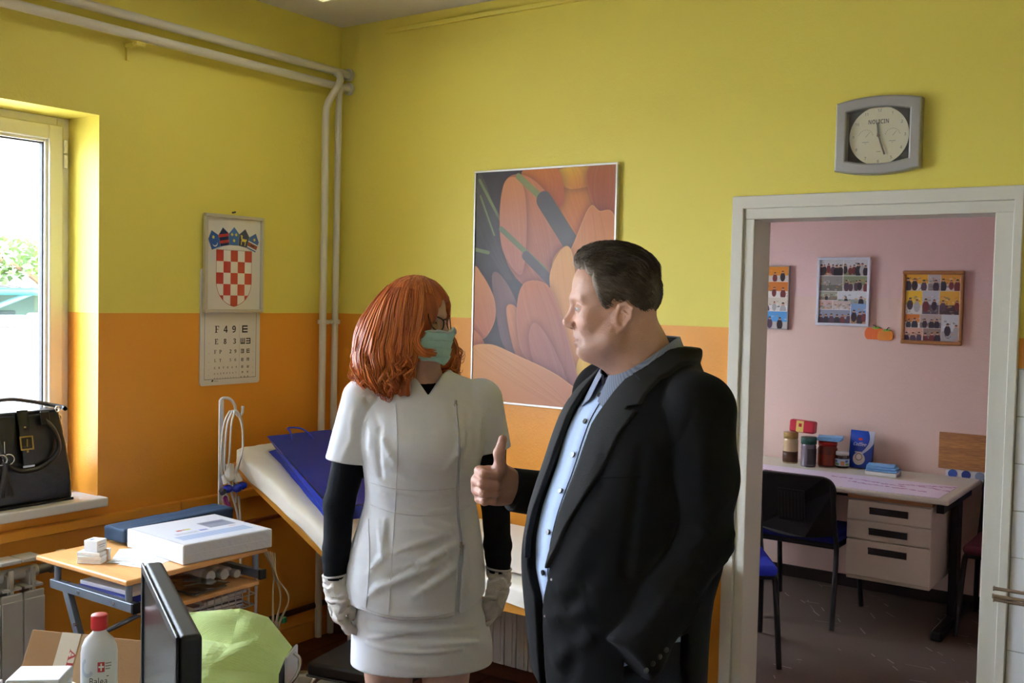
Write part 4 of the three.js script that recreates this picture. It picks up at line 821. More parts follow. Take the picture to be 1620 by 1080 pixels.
  const jk = mesh('jacket', surf((x, y, z) => { const d = jacket(x, y, z), g = sideGap(x, y, z); const s = sleeveL(x, y, z); return Math.min(smax(d, -g, .01), Math.max(s, jacketFull(x, y, z))); }, [-.37, .75, -.24], [.34, 1.58, .3], .005), wool, man);
  const xo = tab([[1.1, .0], [1.16, .018], [1.3, .056], [1.41, .078], [1.434, .08], [1.437, .056], [1.442, .056], [1.448, .074], [1.5, .055], [1.56, .03]]);
  const woolL = M([.012, .012, .013], .85, { bumpMap: again(T.fine, 6, 6), bumpScale: .0006 });
  for (const s of [-1, 1]) {
    const lap = (x, y, z) => { const ed = s > 0 ? xl(y) : -xr(y), X = s > 0 ? x : -x; const reg = Math.max(ed - .004 - X, X - ed - xo(y), y - 1.56, 1.105 - y, -.045 - z, -neckHole(x, y, z) - .001); return smax(smax(jacketFull(x, y, z) - .0075, -(jacketFull(x, y, z) + .006), .002), reg, .003); };
    mesh('lapel', surf(lap, [-.2, 1.08, -.08], [.2, 1.575, .3], .0032), woolL, jk);
  }
  const colF = (x, y, z) => { const n = neckHole(x, y, z), j = jacketFull(x, y, z); return smax(smax(j - .009, -(j + .006), .002), Math.max(n - .036 + .3 * Math.max(0, z - .02), -n - .002, 1.447 - y, z - .075), .004); };
  mesh('jacket_collar', surf(colF, [-.17, 1.43, -.18], [.17, 1.6, .1], .0032), woolL, jk);
  // breast pocket, buttonholes, cuff buttons
  const pk = []; for (let x = .105; x < .172; x += .008) pk.push(V(x, 1.3 + (x - .105) * .12, frontZ(x, 1.3 + (x - .105) * .12, jacketFull) + .001));
  mesh('breast_pocket', tube(pk, .0022, 30, 5), wool, jk);
  for (const y of [1.085, 1.0]) { const x = xl(y) + .018; mesh('jacket_button', new THREE.SphereGeometry(.0026, 10, 8).translate(x, y, frontZ(x, y, jacketFull)), M('#cfcfd2', .35), jk); }
  for (let k = 0; k < 4; k++) { const t = k / 3, c = [lerp(.222, .218, t), lerp(1.0, .965, t), lerp(.112, .155, t)]; mesh('cuff_button', new THREE.SphereGeometry(.0055, 10, 8).scale(.5, 1, 1).translate(c[0] + .052, c[1] - .01, c[2] + .012), M('#2b2a28', .35), jk); }
  // --- trousers and shoes
  const navy = M([.008, .010, .019], .8, { bumpMap: again(T.fine, 8, 8), bumpScale: .001 });
  const hips = loft([[.8, 0, .03, .185, .14], [.9, 0, .04, .185, .15], [1.02, 0, .035, .182, .165]]);
  const trou = (x, y, z) => { let d = hips(x, y, z); for (const s of [-1, 1]) d = smin(d, chain(x, y, z, [[s * .1, .82, .01, .105], [s * .105, .5, .015, .085], [s * .11, .1, -.01, .075], [s * .11, .03, -.005, .075]], .03), .03); return smax(d, .03 - y, .005); };
  mesh('trousers', surf(trou, [-.24, 0, -.2], [.24, 1.04, .24], .009), navy, man);
  const shoe = M('#0d0c0c', .3);
  for (const s of [-1, 1]) mesh('shoe', surf((x, y, z) => smax(smin(ell(x, y, z, [s * .115, .045, .1], [.05, .05, .13]), ell(x, y, z, [s * .11, .06, -.02], [.045, .06, .07]), .03), .0 - y, .004), [s * .115 - .08, -.02, -.12], [s * .115 + .08, .14, .26], .007), shoe, man);
}

// ---------------------------------------------------------------- the woman in white
{
  const wom = thing('person', 'red haired woman in white work clothes, face mask and glasses', 'person', [1.77, 0, 1.47], 43 * Math.PI / 180);
  const skinM = M('#ffffff', .5, { vertexColors: true, bumpMap: again(T.skin, 9, 9), bumpScale: .0004 });
  const cotton = M('#e9ebf1', .8, { bumpMap: again(T.weave, 14, 14), bumpScale: .0005 });
  const black = M([.005, .006, .009], .85, { specularIntensity: .35, bumpMap: again(T.fine, 8, 8), bumpScale: .0004 });
  // --- head: turned to her left, tipped a little forward
  const ya = 60 * Math.PI / 180, pt = -.12, HO = [-.024, 1.594, -.014];
  let ez = nrm([Math.sin(ya), -Math.sin(pt), Math.cos(ya)]), ex = nrm([Math.cos(ya), -.06, -Math.sin(ya)]); let ey = nrm(crs(ez, ex)); ex = nrm(crs(ey, ez));
  const K = .95, hf0 = frameOf(HO, ex, ey, ez), hf = (x, y, z) => hf0(x, y, z).map((v) => v / K), head = headSDF({ jaw: .9, nose: .9, width: .97 });
  const neck = (x, y, z) => chain(x, y, z, [[.0, 1.36, -.035, .06], [0, 1.43, -.025, .052], [-.008, 1.49, -.02, .049], [-.018, 1.55, -.02, .05]], .02);
  const headBody = (x, y, z) => smin(head(...hf(x, y, z)) * K, neck(x, y, z), .02);
  const skinC = (x, y, z) => { const n = fbm(x * 40, y * 40, z * 40) * .02; return [.56 + n, .33 + n, .245 + n]; };
  // --- hands: hanging, loosely curled
  const curlR = [[.55, .7, .4], [.65, .8, .5], [.7, .85, .5], [.75, .85, .5]];
  const thumbP = [[.02, .024, .01, .0145], [.048, .04, .018, .012], [.074, .036, .03, .0105], [.096, .022, .036, .0085]];
  const hs = handSDF(curlR, thumbP, .93);
  const arms = { R: { el: [-.222, 1.085, -.012], wr: [-.228, .868, .02], sh: [-.158, 1.372, -.005], y: nrm([.35, .1, 1]), px: [.9, .0, -.3] }, L: { el: [.212, 1.095, -.04], wr: [.224, .872, -.004], sh: [.162, 1.372, -.02], y: nrm([-.35, .1, 1]), px: [-.9, 0, -.3] } };
  const handOf = (a) => { const hx = nrm([(a.px[0] > 0 ? .1 : -.06), -1, .14]); let hz = a.px; const dt = hx[0] * hz[0] + hx[1] * hz[1] + hx[2] * hz[2]; hz = nrm(hz.map((v, i) => v - hx[i] * dt)); let hy = crs(hz, hx); if (hy[2] < 0) hy = hy.map((v) => -v); const f = frameOf(a.wr, hx, hy, hz); return (x, y, z) => { const q = f(x, y, z); return hs(...q); }; };
  const HR = handOf(arms.R), HL = handOf(arms.L);
  const core = loft([[.75, 0, -.005, .165, .1], [.9, 0, -.01, .17, .11], [1.1, 0, -.005, .135, .085], [1.27, 0, .0, .145, .095], [1.38, 0, -.02, .14, .07], [1.42, 0, -.025, .08, .06]]);
  const body = (x, y, z) => { let d = smin(core(x, y, z), neck(x, y, z), .03);
    for (const a of [arms.R, arms.L]) d = smin(d, chain(x, y, z, [[...a.sh, .045], [...a.el, .036], [...a.wr, .024]]), .03);
    for (const s of [-1, 1]) d = smin(d, chain(x, y, z, [[s * .085, .8, -.01, .085], [s * .075, .48, .0, .055], [s * .075, .3, -.02, .05], [s * .07, .09, -.03, .032], [s * .075, .03, .06, .028]]), .03);
    return d; };
  const bodyG = merge([surf(headBody, [-.15, 1.37, -.13], [.12, 1.71, .13], .0028, skinC), surf(body, [-.29, 0, -.17], [.29, 1.45, .17], .012, skinC), surf(HR, [-.3, .68, -.1], [-.13, .9, .14], .003, skinC), surf(HL, [.13, .68, -.12], [.3, .9, .14], .003, skinC)]);
  mesh('body', bodyG, skinM, wom);
  const toH = (g) => toFrame(g.scale(K, K, K), HO, ex, ey, ez);
  for (const s of [-1, 1]) { const g = eyeball([.1, .07, .04]); g.translate(s * .0315 * .97, -.018, .0725); mesh('eye', toH(g), eyeMat, wom); }
  // --- gloves
  const latex = M('#e4dcd4', .4, { transmission: .12, bumpMap: again(T.fine, 10, 10), bumpScale: .0012 });
  for (const [H, a, lo, hi] of [[HR, arms.R, [-.3, .66, -.1], [-.14, .9, .14]], [HL, arms.L, [.14, .66, -.12], [.3, .9, .14]]]) {
    const w = (x, y, z) => Math.min(.0018 * Math.sin(y * 190 + 7 * noise.noise(x * 30, y * 30, z * 30)) + .0015 * noise.noise(x * 60, y * 40, z * 60), .002);
    const cuff = [a.wr[0] + (a.el[0] - a.wr[0]) * .16, a.wr[1] + .035, a.wr[2] + (a.el[2] - a.wr[2]) * .16];
    const gl = mesh('glove', surf((x, y, z) => smax(smin(H(x, y, z) - .0022, cap(x, y, z, a.wr, cuff, .032, .0355), .012) - w(x, y, z), y - cuff[1] + .004, .004), lo, hi, .0028), latex, wom);
    mesh('cuff_roll', at(new THREE.TorusGeometry(.0355, .003, 8, 28).rotateX(Math.PI / 2), cuff[0], cuff[1] - .004, cuff[2], 0, 0, a === arms.R ? .12 : -.1), latex, gl);
  }
  // --- black top: sleeves and the inset at the neck
  const sleeve = (a) => (x, y, z) => smax(chain(x, y, z, [[...a.sh, .058], [a.sh[0] * .5 + a.el[0] * .5, a.sh[1] * .5 + a.el[1] * .5, a.sh[2] * .5 + a.el[2] * .5, .048], [...a.el, .041], [a.wr[0] * .6 + a.el[0] * .4, a.wr[1] * .6 + a.el[1] * .4, a.wr[2] * .6 + a.el[2] * .4, .037], [...a.wr, .033]], .015) - .0016 * Math.sin(y * 130 + 3 * noise.noise(x * 20, y * 20, z * 20)) * sstep(1.02, .93, y), a.wr[1] + .02 - y, .004);
  const sR = sleeve(arms.R), sL = sleeve(arms.L);
  const chest = loft([[1.1, 0, 0, .15, .1], [1.27, 0, .008, .163, .112], [1.36, 0, -.008, .155, .09], [1.405, 0, -.02, .11, .07], [1.44, 0, -.025, .06, .058]]);
  mesh('black_top', surf((x, y, z) => Math.min(smin(sR(x, y, z), sL(x, y, z), .01), smax(chest(x, y, z), y - 1.428 - .12 * (-z), .004)), [-.31, .85, -.16], [.31, 1.46, .16], .006), black, wom);
  // --- white tunic
  const tRows = [[.79, -.012, .0, .192, .138], [.86, -.012, .0, .195, .138], [.95, -.008, .0, .186, .13], [1.04, -.002, .002, .165, .118], [1.1, .0, .004, .153, .11], [1.17, 0, .008, .157, .115], [1.25, 0, .014, .17, .126], [1.31, 0, .006, .172, .116], [1.37, 0, -.012, .168, .094], [1.415, 0, -.022, .13, .078], [1.45, 0, -.026, .075, .062]];
  const tL = loft(tRows, 2.15);
  const shortSl = (a, cut) => (x, y, z) => { const s = a.sh, e = a.el, m = [s[0] + (e[0] - s[0]) * .62, s[1] + (e[1] - s[1]) * .62, s[2] + (e[2] - s[2]) * .62]; return smax(cap(x, y, z, s, m, .062, .0655), cut(x, y, z), .004); };
  const slR = shortSl(arms.R, (x, y, z) => (1.205 - y) - (x + .2) * .12), slL = shortSl(arms.L, (x, y, z) => (1.232 - y) + (x - .2) * .22);
  const tunic0 = (x, y, z) => { let d = tL(x, y, z); d = smin(d, cap(Math.abs(x), y, z, [.04, 1.413, -.025], [.145, 1.376, -.02], .038, .052), .03); return smin(d, Math.min(slR(x, y, z), slL(x, y, z)), .005); };
  const Z = .14, tf = creaseOn(tunic0, [[-.15, 1.155, Z, .09, 1.135, Z, .005, .009, .01], [-.07, 1.105, Z, .08, 1.09, Z, .005, .007, .006], [-.15, 1.13, Z, -.04, 1.115, Z, .004, .008], [.0, 1.07, Z, .1, 1.045, Z, .006, .008], [-.06, 1.045, Z, .08, 1.03, Z, .004, .009, -.008], [-.07, .99, Z, .1, 1.04, Z, .006, .01], [-.05, .94, Z, .1, 1.0, Z, .008, .01], [-.12, .89, Z, .02, .945, Z, .007, .011], [-.02, .87, Z, .1, .94, Z, .006, .01], [-.16, .93, Z, -.1, .99, Z, .005, .01], [.0, .9, Z, .08, .96, Z, -.005, .009], [-.09, .915, Z, .01, .97, Z, -.005, .01], [-.14, 1.31, Z, -.08, 1.22, Z, .006, .01], [.14, 1.34, Z, .09, 1.24, Z, .007, .01], [.12, 1.28, Z, .06, 1.2, Z, .005, .01], [.14, 1.39, Z, .135, 1.18, Z, -.007, .008], [-.14, 1.39, Z, -.14, 1.17, Z, -.007, .008], [-.21, 1.35, Z, -.235, 1.23, Z, .005, .01], [-.18, 1.34, Z, -.2, 1.22, Z, .004, .009], [.2, 1.36, Z, .225, 1.26, Z, .006, .01], [-.15, 1.07, Z, -.11, .97, Z, .005, .008], [-.105, 1.07, Z, -.09, .98, Z, -.005, .007], [-.125, 1.07, Z, -.118, 1.0, Z, .004, .006], [.13, 1.03, Z, .15, .87, Z, .008, .011], [.12, .97, Z, .13, .86, Z, -.005, .008], [-.04, 1.22, Z, .07, 1.2, Z, .004, .01, .006], [-.12, 1.2, Z, -.03, 1.17, Z, .004, .009], [-.17, .86, Z, -.11, .9, Z, .004, .012], [-.05, 1.3, Z, .05, 1.31, Z, -.003, .014]]);
  const hemY = (x, z) => .805 + .022 * sstep(.05, .2, Math.abs(x)) + .02 * sstep(.1, .2, x);
  const vneck = (x, y, z) => Math.max(Math.abs(x - .012) * .86 - (y - 1.392) * .62, .0 - z);
  const tunicBase = (x, y, z) => { const d = tunic0(x, y, z); return (Math.abs(d) < .04 ? d - tf(x, y, z) : d) - .0012 * fbm(x * 10, y * 10, z * 10) - .003 * gauss((y - .815) / .012) * sstep(.0, .05, z); };
  const tunic = (x, y, z) => { let d = tunicBase(x, y, z); d = smax(d, -vneck(x, y, z), .004); d = smax(d, -cap(x, y, z, [0, 1.41, -.03], [-.01, 1.55, -.02], .062, .09), .006); d = smax(d, -Math.max(Math.abs(x - .107 - (1.0 - y) * -.06) - .006, y - .995, .02 - z) , .004); return smax(d, hemY(x, z) - y, .004); };
  const tu = mesh('tunic', surf(tunic, [-.32, .78, -.18], [.32, 1.47, .18], .0045), cotton, wom);
  const fz = (x, y, f = tunicBase) => { let z = .3; for (let k = 0; k < 70; k++) { const d = f(x, y, z); if (d < .0003) break; z -= Math.min(d * .7, .05); if (z < 0) return 0; } return z; };
  const line = (pts, n = 40, off = .0005) => { const c = new THREE.CatmullRomCurve3(pts.map(([x, y]) => V(x, y, 0)), false, 'centripetal'), o = []; for (let i = 0; i <= n; i++) { const p = c.getPoint(i / n); o.push(V(p.x, p.y, fz(p.x, p.y) + off)); } return o; };
  const seamM = M('#d9d9de', .85);
  for (const s of [[[-.075, 1.37], [-.07, 1.25], [-.072, 1.12], [-.078, 1.0], [-.086, .82]], [[-.138, 1.098], [-.08, 1.085], [0, 1.078], [.09, 1.085], [.13, 1.095]], [[-.142, 1.158], [-.08, 1.15], [.0, 1.146], [.09, 1.15]], [[-.142, 1.06], [-.138, .95], [-.145, .83]], [[-.16, .832], [-.08, .818], [.0, .815], [.1, .822]]]) mesh('seam', tube(line(s), .0009, 90, 5), seamM, tu);
  const zl = line([[.085, 1.375], [.092, 1.25], [.094, 1.1], [.104, 1.0]], 50, .0012);
  const zip = mesh('zipper', tube(zl, .0032, 90, 6), M('#b9bac2', .5), tu);
  const brass = M('#8c8676', .3, { metalness: .8 });
  const pull = (p, dx) => mesh('zip_pull', [at(box(.007, .012, .005, 0, 0, .003, .0015), p.x, p.y, p.z), at(box(.005, .026, .002, 0, -.016, .006, .0008), p.x, p.y, p.z, 0, 0, dx), at(new THREE.TorusGeometry(.004, .0009, 6, 16), p.x, p.y - .006, p.z + .007)], brass, zip);
  pull(zl[0], .1); pull(zl[zl.length - 1], -.05);
  // --- skirt
  const sk = loft([[.63, .012, .0, .197, .133], [.72, .01, .0, .193, .132], [.8, .0, .0, .18, .124], [.87, .0, .0, .172, .118], [1.0, 0, .0, .16, .11]], 2.2);
  const sf = creaseOn(sk, [[-.17, .775, Z, .19, .785, Z, .006, .006, .006], [-.18, .735, Z, .12, .722, Z, .007, .005, .01], [-.1, .757, Z, .19, .752, Z, -.005, .007], [-.18, .795, Z, .1, .79, Z, -.005, .006], [.0, .735, Z, .19, .74, Z, .005, .006], [-.1, .69, Z, .05, .67, Z, .003, .012], [-.17, .75, Z, -.05, .765, Z, .004, .006]]);
  mesh('skirt', surf((x, y, z) => { const d = sk(x, y, z); return smax((Math.abs(d) < .04 ? d - sf(x, y, z) : d) - .002 * fbm(x * 6, y * 6, z * 6), .648 - y, .004); }, [-.25, .62, -.19], [.26, 1.0, .19], .0045), cotton, wom);
  for (const s of [-1, 1]) mesh('shoe', surf((x, y, z) => smax(smin(ell(x, y, z, [s * .078, .035, .07], [.042, .04, .1]), ell(x, y, z, [s * .074, .05, -.03], [.036, .05, .055]), .03), -y, .004), [s * .078 - .07, -.01, -.1], [s * .078 + .07, .12, .19], .006), M('#e6e4e0', .5), wom);
  // --- face mask
  const maskReg = (x, y, z) => { const X = Math.abs(x); const top = -.03 - .16 * X - .012 * gauss((X - .02) / .015), bot = -.14 + X * .35; return Math.max(y - top, bot - y, X - .066, -.002 - z); };
  const soft = (x, y, z) => { let d = head(x, y, z); d = smin(d, cap(x, y, z, [0, -.045, .09], [0, -.105, .064], .013, .02), .04); return d; };
  const pleat = (y) => .003 * ((((y + .2) / .021) % 1 + 1) % 1);
  const maskF = (x, y, z) => { const d = soft(x, y, z) - .006 - pleat(y - Math.abs(x) * .12); return smax(smax(d, -(d + .0035), .001), maskReg(x, y, z), .002); };
  const mk = mesh('face_mask', toH(surf(maskF, [-.085, -.15, -.02], [.085, -.015, .13], .0022)), M('#bde9e3', .8, { bumpMap: again(T.fine, 20, 20), bumpScale: .0006 }), wom);
  { // white top edge and ear loops
    const pts = []; for (let i = 0; i <= 24; i++) { const x = lerp(-.06, .06, i / 24), X = Math.abs(x), y = -.034 - .16 * X - .012 * gauss((X - .02) / .015); let z = .16; for (let k = 0; k < 60; k++) { const d = soft(x, y, z) - .0085; if (d < .0003) break; z -= d * .7; } pts.push(V(x, y, z)); }
    mesh('edge_band', toH(tube(pts, .0032, 50, 6)), M('#e3ece9', .8), mk);
    for (const s of [-1, 1]) mesh('ear_loop', toH(tube([[s * .062, -.045, .03], [s * .072, -.03, .012], [s * .079, -.01, -.012], [s * .08, -.03, -.026], [s * .074, -.06, -.012], [s * .064, -.098, .028]], .0014, 40, 6)), M('#eef0ee', .8), mk);
  }
  // --- cat-eye glasses
  {
    const fm = M('#2a1418', .25), gl = new THREE.Group(); gl.name = 'glasses'; wom.add(gl);
    for (const s of [-1, 1]) {
      const out = [[.012, .004], [.03, .012], [.052, .018], [.069, .024], [.066, .002], [.058, -.016], [.04, -.024], [.022, -.02], [.012, -.008]];
      const zc = (x) => .098 - .55 * x * x * 8 * .9, P = out.map(([x, y]) => V(s * x, y - .018, zc(x)));
      mesh('rim', toH(new THREE.TubeGeometry(new THREE.CatmullRomCurve3(P, true, 'centripetal'), 60, .0019, 7, true)), fm, gl);
      const c = new THREE.CatmullRomCurve3(P, true, 'centripetal').getPoints(40), A = [], I = []; const m = c.reduce((q, v) => q.add(v), V(0, 0, 0)).multiplyScalar(1 / c.length);
      A.push(m.x, m.y, m.z); for (const v of c) A.push(v.x, v.y, v.z); for (let i = 1; i < c.length; i++) I.push(0, i, i + 1);
      const lg = new THREE.BufferGeometry(); lg.setAttribute('position', new THREE.Float32BufferAttribute(A, 3)); lg.setIndex(I); lg.computeVertexNormals();
      mesh('lens', toH(lg), M('#e9dfe4', .02, { transmission: 1, ior: 1.5 }), gl);
      mesh('temple', toH(tube([[s * .069, .004, zc(.069)], [s * .076, .004, .04], [s * .079, .0, -.01], [s * .077, -.016, -.03]], .0021, 30, 6)), fm, gl);
    }
    mesh('bridge', toH(tube([[-.012, -.012, .0965], [0, -.008, .1], [.012, -.012, .0965]], .0017, 12, 6)), fm, gl);
  }
  // --- hair: one full mass of locks, longer over her right shoulder
  const faceDir = [ez[0], 0, ez[2]];
  const hairV = (x, y, z) => {
    let d = ell(x, y, z, [-.024, 1.617, -.016], [.1, .095, .104]);
    d = smin(d, ell(x, y, z, [-.085, 1.535, -.005], [.098, .105, .085]), .05);
    d = smin(d, ell(x, y, z, [-.1, 1.47, .03], [.082, .085, .062]), .04);
    d = smin(d, ell(x, y, z, [-.045, 1.43, .045], [.052, .062, .045]), .03);
    d = smin(d, ell(x, y, z, [-.03, 1.5, -.07], [.1, .1, .06]), .04);
    d = smin(d, ell(x, y, z, [.062, 1.49, -.07], [.04, .06, .04]), .04);
    // the face stays free: a hollow along the direction she looks
    const q = hf(x, y, z); const f = Math.max(ell(q[0], q[1], q[2], [.012, -.05, .115], [.062, .105, .1]), -q[2] + .03);
    d = smax(d, -f, .012);
    const nk = Math.max(ell(x, y, z, [.015, 1.43, .05], [.045, .07, .06]), y - 1.48); d = smax(d, -nk, .015);
    return d;
  };
  const hc = (k, v) => { const a = [.56, .13, .022], b = [.86, .29, .065], c = [.32, .058, .013]; const m = v < .5 ? [0, 1, 2].map((i) => lerp(c[i], a[i], v * 2)) : [0, 1, 2].map((i) => lerp(a[i], b[i], v * 2 - 1)); return m.map((t) => t * k); };
  const groove = (x, y, z) => { const an = Math.atan2(z + .02, x + .035); return .0018 * Math.sin(an * 34 + 5 * fbm(x * 9, y * 5, z * 9)) + .0015 * fbm(an * 6, y * 16, 2); };
  const locks = [surf((x, y, z) => hairV(x, y, z) + .01 * sstep(1.5, 1.38, y) - groove(x, y, z), [-.21, 1.34, -.16], [.13, 1.73, .14], .0045, (x, y, z) => { const an = Math.atan2(z + .02, x + .035); return hc(.8, clamp(.35 + .5 * noise.noise(an * 9, y * 6, 3), 0, 1)); })];
  const part = V(.0, 1.695, -.0);
  const onHair = (cx, cz, dx, dz, y) => { let t = .21; for (let k = 0; k < 50; k++) { const d = hairV(cx + dx * t, y, cz + dz * t); if (d < .001) break; t -= Math.max(d * .6, .001); if (t < .01) return -1; } return t; };
  for (let i = 0; i < 1900; i++) {
    const an = rr(0, Math.PI * 2), dx = Math.cos(an), dz = Math.sin(an), face = dx * faceDir[0] + dz * faceDir[2];
    if (face > .72) continue;
    const right = sstep(.1, -.5, dx), yEnd = lerp(rr(1.44, 1.5), rr(1.37, 1.45), right), y0 = rr(1.54, 1.69), pts = [], cell = Math.floor(an * 9 + rr(-.3, .3)), amp = .007 + .005 * noise.noise(cell * 1.7, 1, 1), ph = cell * 2.4, fr = 52 + 8 * noise.noise(cell * .9, 5, 2), off = rr(-.004, .005);
    const n = 16; let ok = true;
    for (let k = 0; k <= n; k++) {
      const t = k / n, y = lerp(y0, yEnd, t), cx = lerp(-.03, -.05, t), cz = lerp(-.02, -.005, t), q = onHair(cx, cz, dx, dz, y);
      if (q < 0) { if (t < .5) ok = false; break; }
      const cu = sstep(1.58, 1.44, y), a2 = an + .1 * cu * Math.sin(y * fr + ph), w = amp * cu * Math.cos(y * fr + ph + 1);
      pts.push(V(cx + Math.cos(a2) * (q + off + w), y, cz + Math.sin(a2) * (q + off + w)));
    }
    if (!ok || pts.length < 4) continue;
    if (rnd() > .3) { const e = pts[pts.length - 1], s = noise.noise(cell * 3.1, 2, 7) > 0 ? 1 : -1, r = rr(.005, .011); for (let k = 1; k < 6; k++) { const a = k * .8; pts.push(V(e.x + dx * r * s * (1 - Math.cos(a)) - dz * .003 * k, e.y - r * Math.sin(a), e.z + dz * r * s * (1 - Math.cos(a)) + dx * .003 * k)); } }
    locks.push(tint(strand(pts, rr(.001, .0028), rr(.0004, .001), 4), hc(rr(.85, 1.15), rr(.15, 1))));
  }
  for (let i = 0; i < 120; i++) { // ringlets along the lower edge, each of a few strands
    const an = rr(0, Math.PI * 2), dx = Math.cos(an), dz = Math.sin(an); if (dx * faceDir[0] + dz * faceDir[2] > .6) continue;
    const right = sstep(.1, -.5, dx), ys = lerp(rr(1.5, 1.53), rr(1.46, 1.52), right), ye = lerp(rr(1.43, 1.46), rr(1.37, 1.42), right), R = rr(.007, .013), w0 = rr(0, 6.3), sg = rnd() > .5 ? 1 : -1, tn = hc(rr(.9, 1.15), rr(.35, 1));
    for (let m = 0; m < 5; m++) { const pts = [], o1 = rr(-.003, .003), o2 = rr(-.003, .003); for (let k = 0; k <= 15; k++) { const t = k / 15, y = lerp(ys, ye, t), q = onHair(-.05, -.005, dx, dz, Math.max(y, 1.4)); if (q < 0) break; const a = w0 + sg * t * 8.5, r = R * sstep(0, .3, t); pts.push(V(-.05 + dx * (q + .002 + r * Math.cos(a) + o1) - dz * (r * Math.sin(a) + o2), y + o1, -.005 + dz * (q + .002 + r * Math.cos(a) + o1) + dx * (r * Math.sin(a) + o2))); } if (pts.length > 6) locks.push(tint(strand(pts, rr(.0012, .0024), .0006, 4), tn)); }
  }
  // strands over the crown down from the parting
  for (let i = 0; i < 700; i++) {
    const an = rr(0, Math.PI * 2), dx = Math.cos(an), dz = Math.sin(an); if (dx * faceDir[0] + dz * faceDir[2] > .8) continue;
    const pts = []; const st = rr(0, .03);
    for (let k = 0; k <= 7; k++) { const t = k / 7, r = lerp(st, .09, t); let y = 1.74; const x = -.02 + dx * r + .01, z = -.02 + dz * r; for (let m = 0; m < 50; m++) { const d = hairV(x, y, z); if (d < .001) break; y -= Math.max(d * .6, .001); if (y < 1.5) break; } if (y < 1.56) break; pts.push(V(x, y + rr(0, .003), z)); }
    if (pts.length > 3) locks.push(tint(strand(pts, rr(.0008, .002), .0006, 3), hc(rr(.85, 1.2), rr(.3, 1))));
  }
  // the locks that frame the near cheek, in head coordinates (her right side is -x)
  const H2 = (a, b, c) => { const v = V(a * K, b * K, c * K); return V(HO[0] + ex[0] * v.x + ey[0] * v.y + ez[0] * v.z, HO[1] + ex[1] * v.x + ey[1] * v.y + ez[1] * v.z, HO[2] + ex[2] * v.x + ey[2] * v.y + ez[2] * v.z); };
  for (let i = 0; i < 150; i++) {
    const j = rr(-1, 1), w = i / 150;
    const a = [[-.01 - .03 * w, .112, .03], [-.045 - .012 * w, .085, .062], [-.066 - .006 * j, .035, .072 - .02 * w], [-.078 + .004 * j, -.02, .066 - .03 * w], [-.086, -.07, .052 - .03 * w + .006 * j], [-.078 + .006 * j, -.1 + .008 * j, .07 - .03 * w], [-.062, -.105 + .012 * j, .096 - .04 * w]];
    locks.push(tint(strand(a.map((p) => H2(p[0] + rr(-.002, .002), p[1] + rr(-.002, .002), p[2] + rr(-.003, .003))), rr(.0009, .0022), .0004, 4), hc(rr(.9, 1.2), rr(.4, 1))));
  }
  for (let i = 0; i < 130; i++) { // over the far temple
    const w = i / 130, a = [[.0 + .004 * w, .11, .03 - .03 * w], [.03 + .01 * w, .1 - .006 * w, .052 - .03 * w], [.058 + .006 * w, .07, .056 - .03 * w], [.073, .025, .042 - .025 * w], [.08, -.03, .018 - .02 * w], [.078, -.08, -.002 - .02 * w]];
    locks.push(tint(strand(a.map((p) => H2(p[0] + rr(-.002, .002), p[1] + rr(-.002, .002), p[2] + rr(-.003, .003))), rr(.0009, .002), .0006, 4), hc(rr(.85, 1.15), rr(.3, .9))));
  }
  // curls behind the far cheek
  for (let i = 0; i < 110; i++) { const x0 = rr(.04, .085), z0 = rr(-.1, -.05), pts = []; const ph = rr(0, 6); for (let k = 0; k < 9; k++) { const t = k / 8, y = 1.56 - t * rr(.1, .135); pts.push(V(x0 + .012 * Math.sin(k * 1.3 + ph) * t + .02 * t, y, z0 + .012 * Math.cos(k * 1.3 + ph) * t + .015 * t)); } locks.push(tint(strand(pts, rr(.001, .0028), .0006, 4), hc(rr(.7, 1.1), rr(0, .8)))); }
  mesh('hair', merge(locks), M('#ffffff', .42, { vertexColors: true }), wom);
}

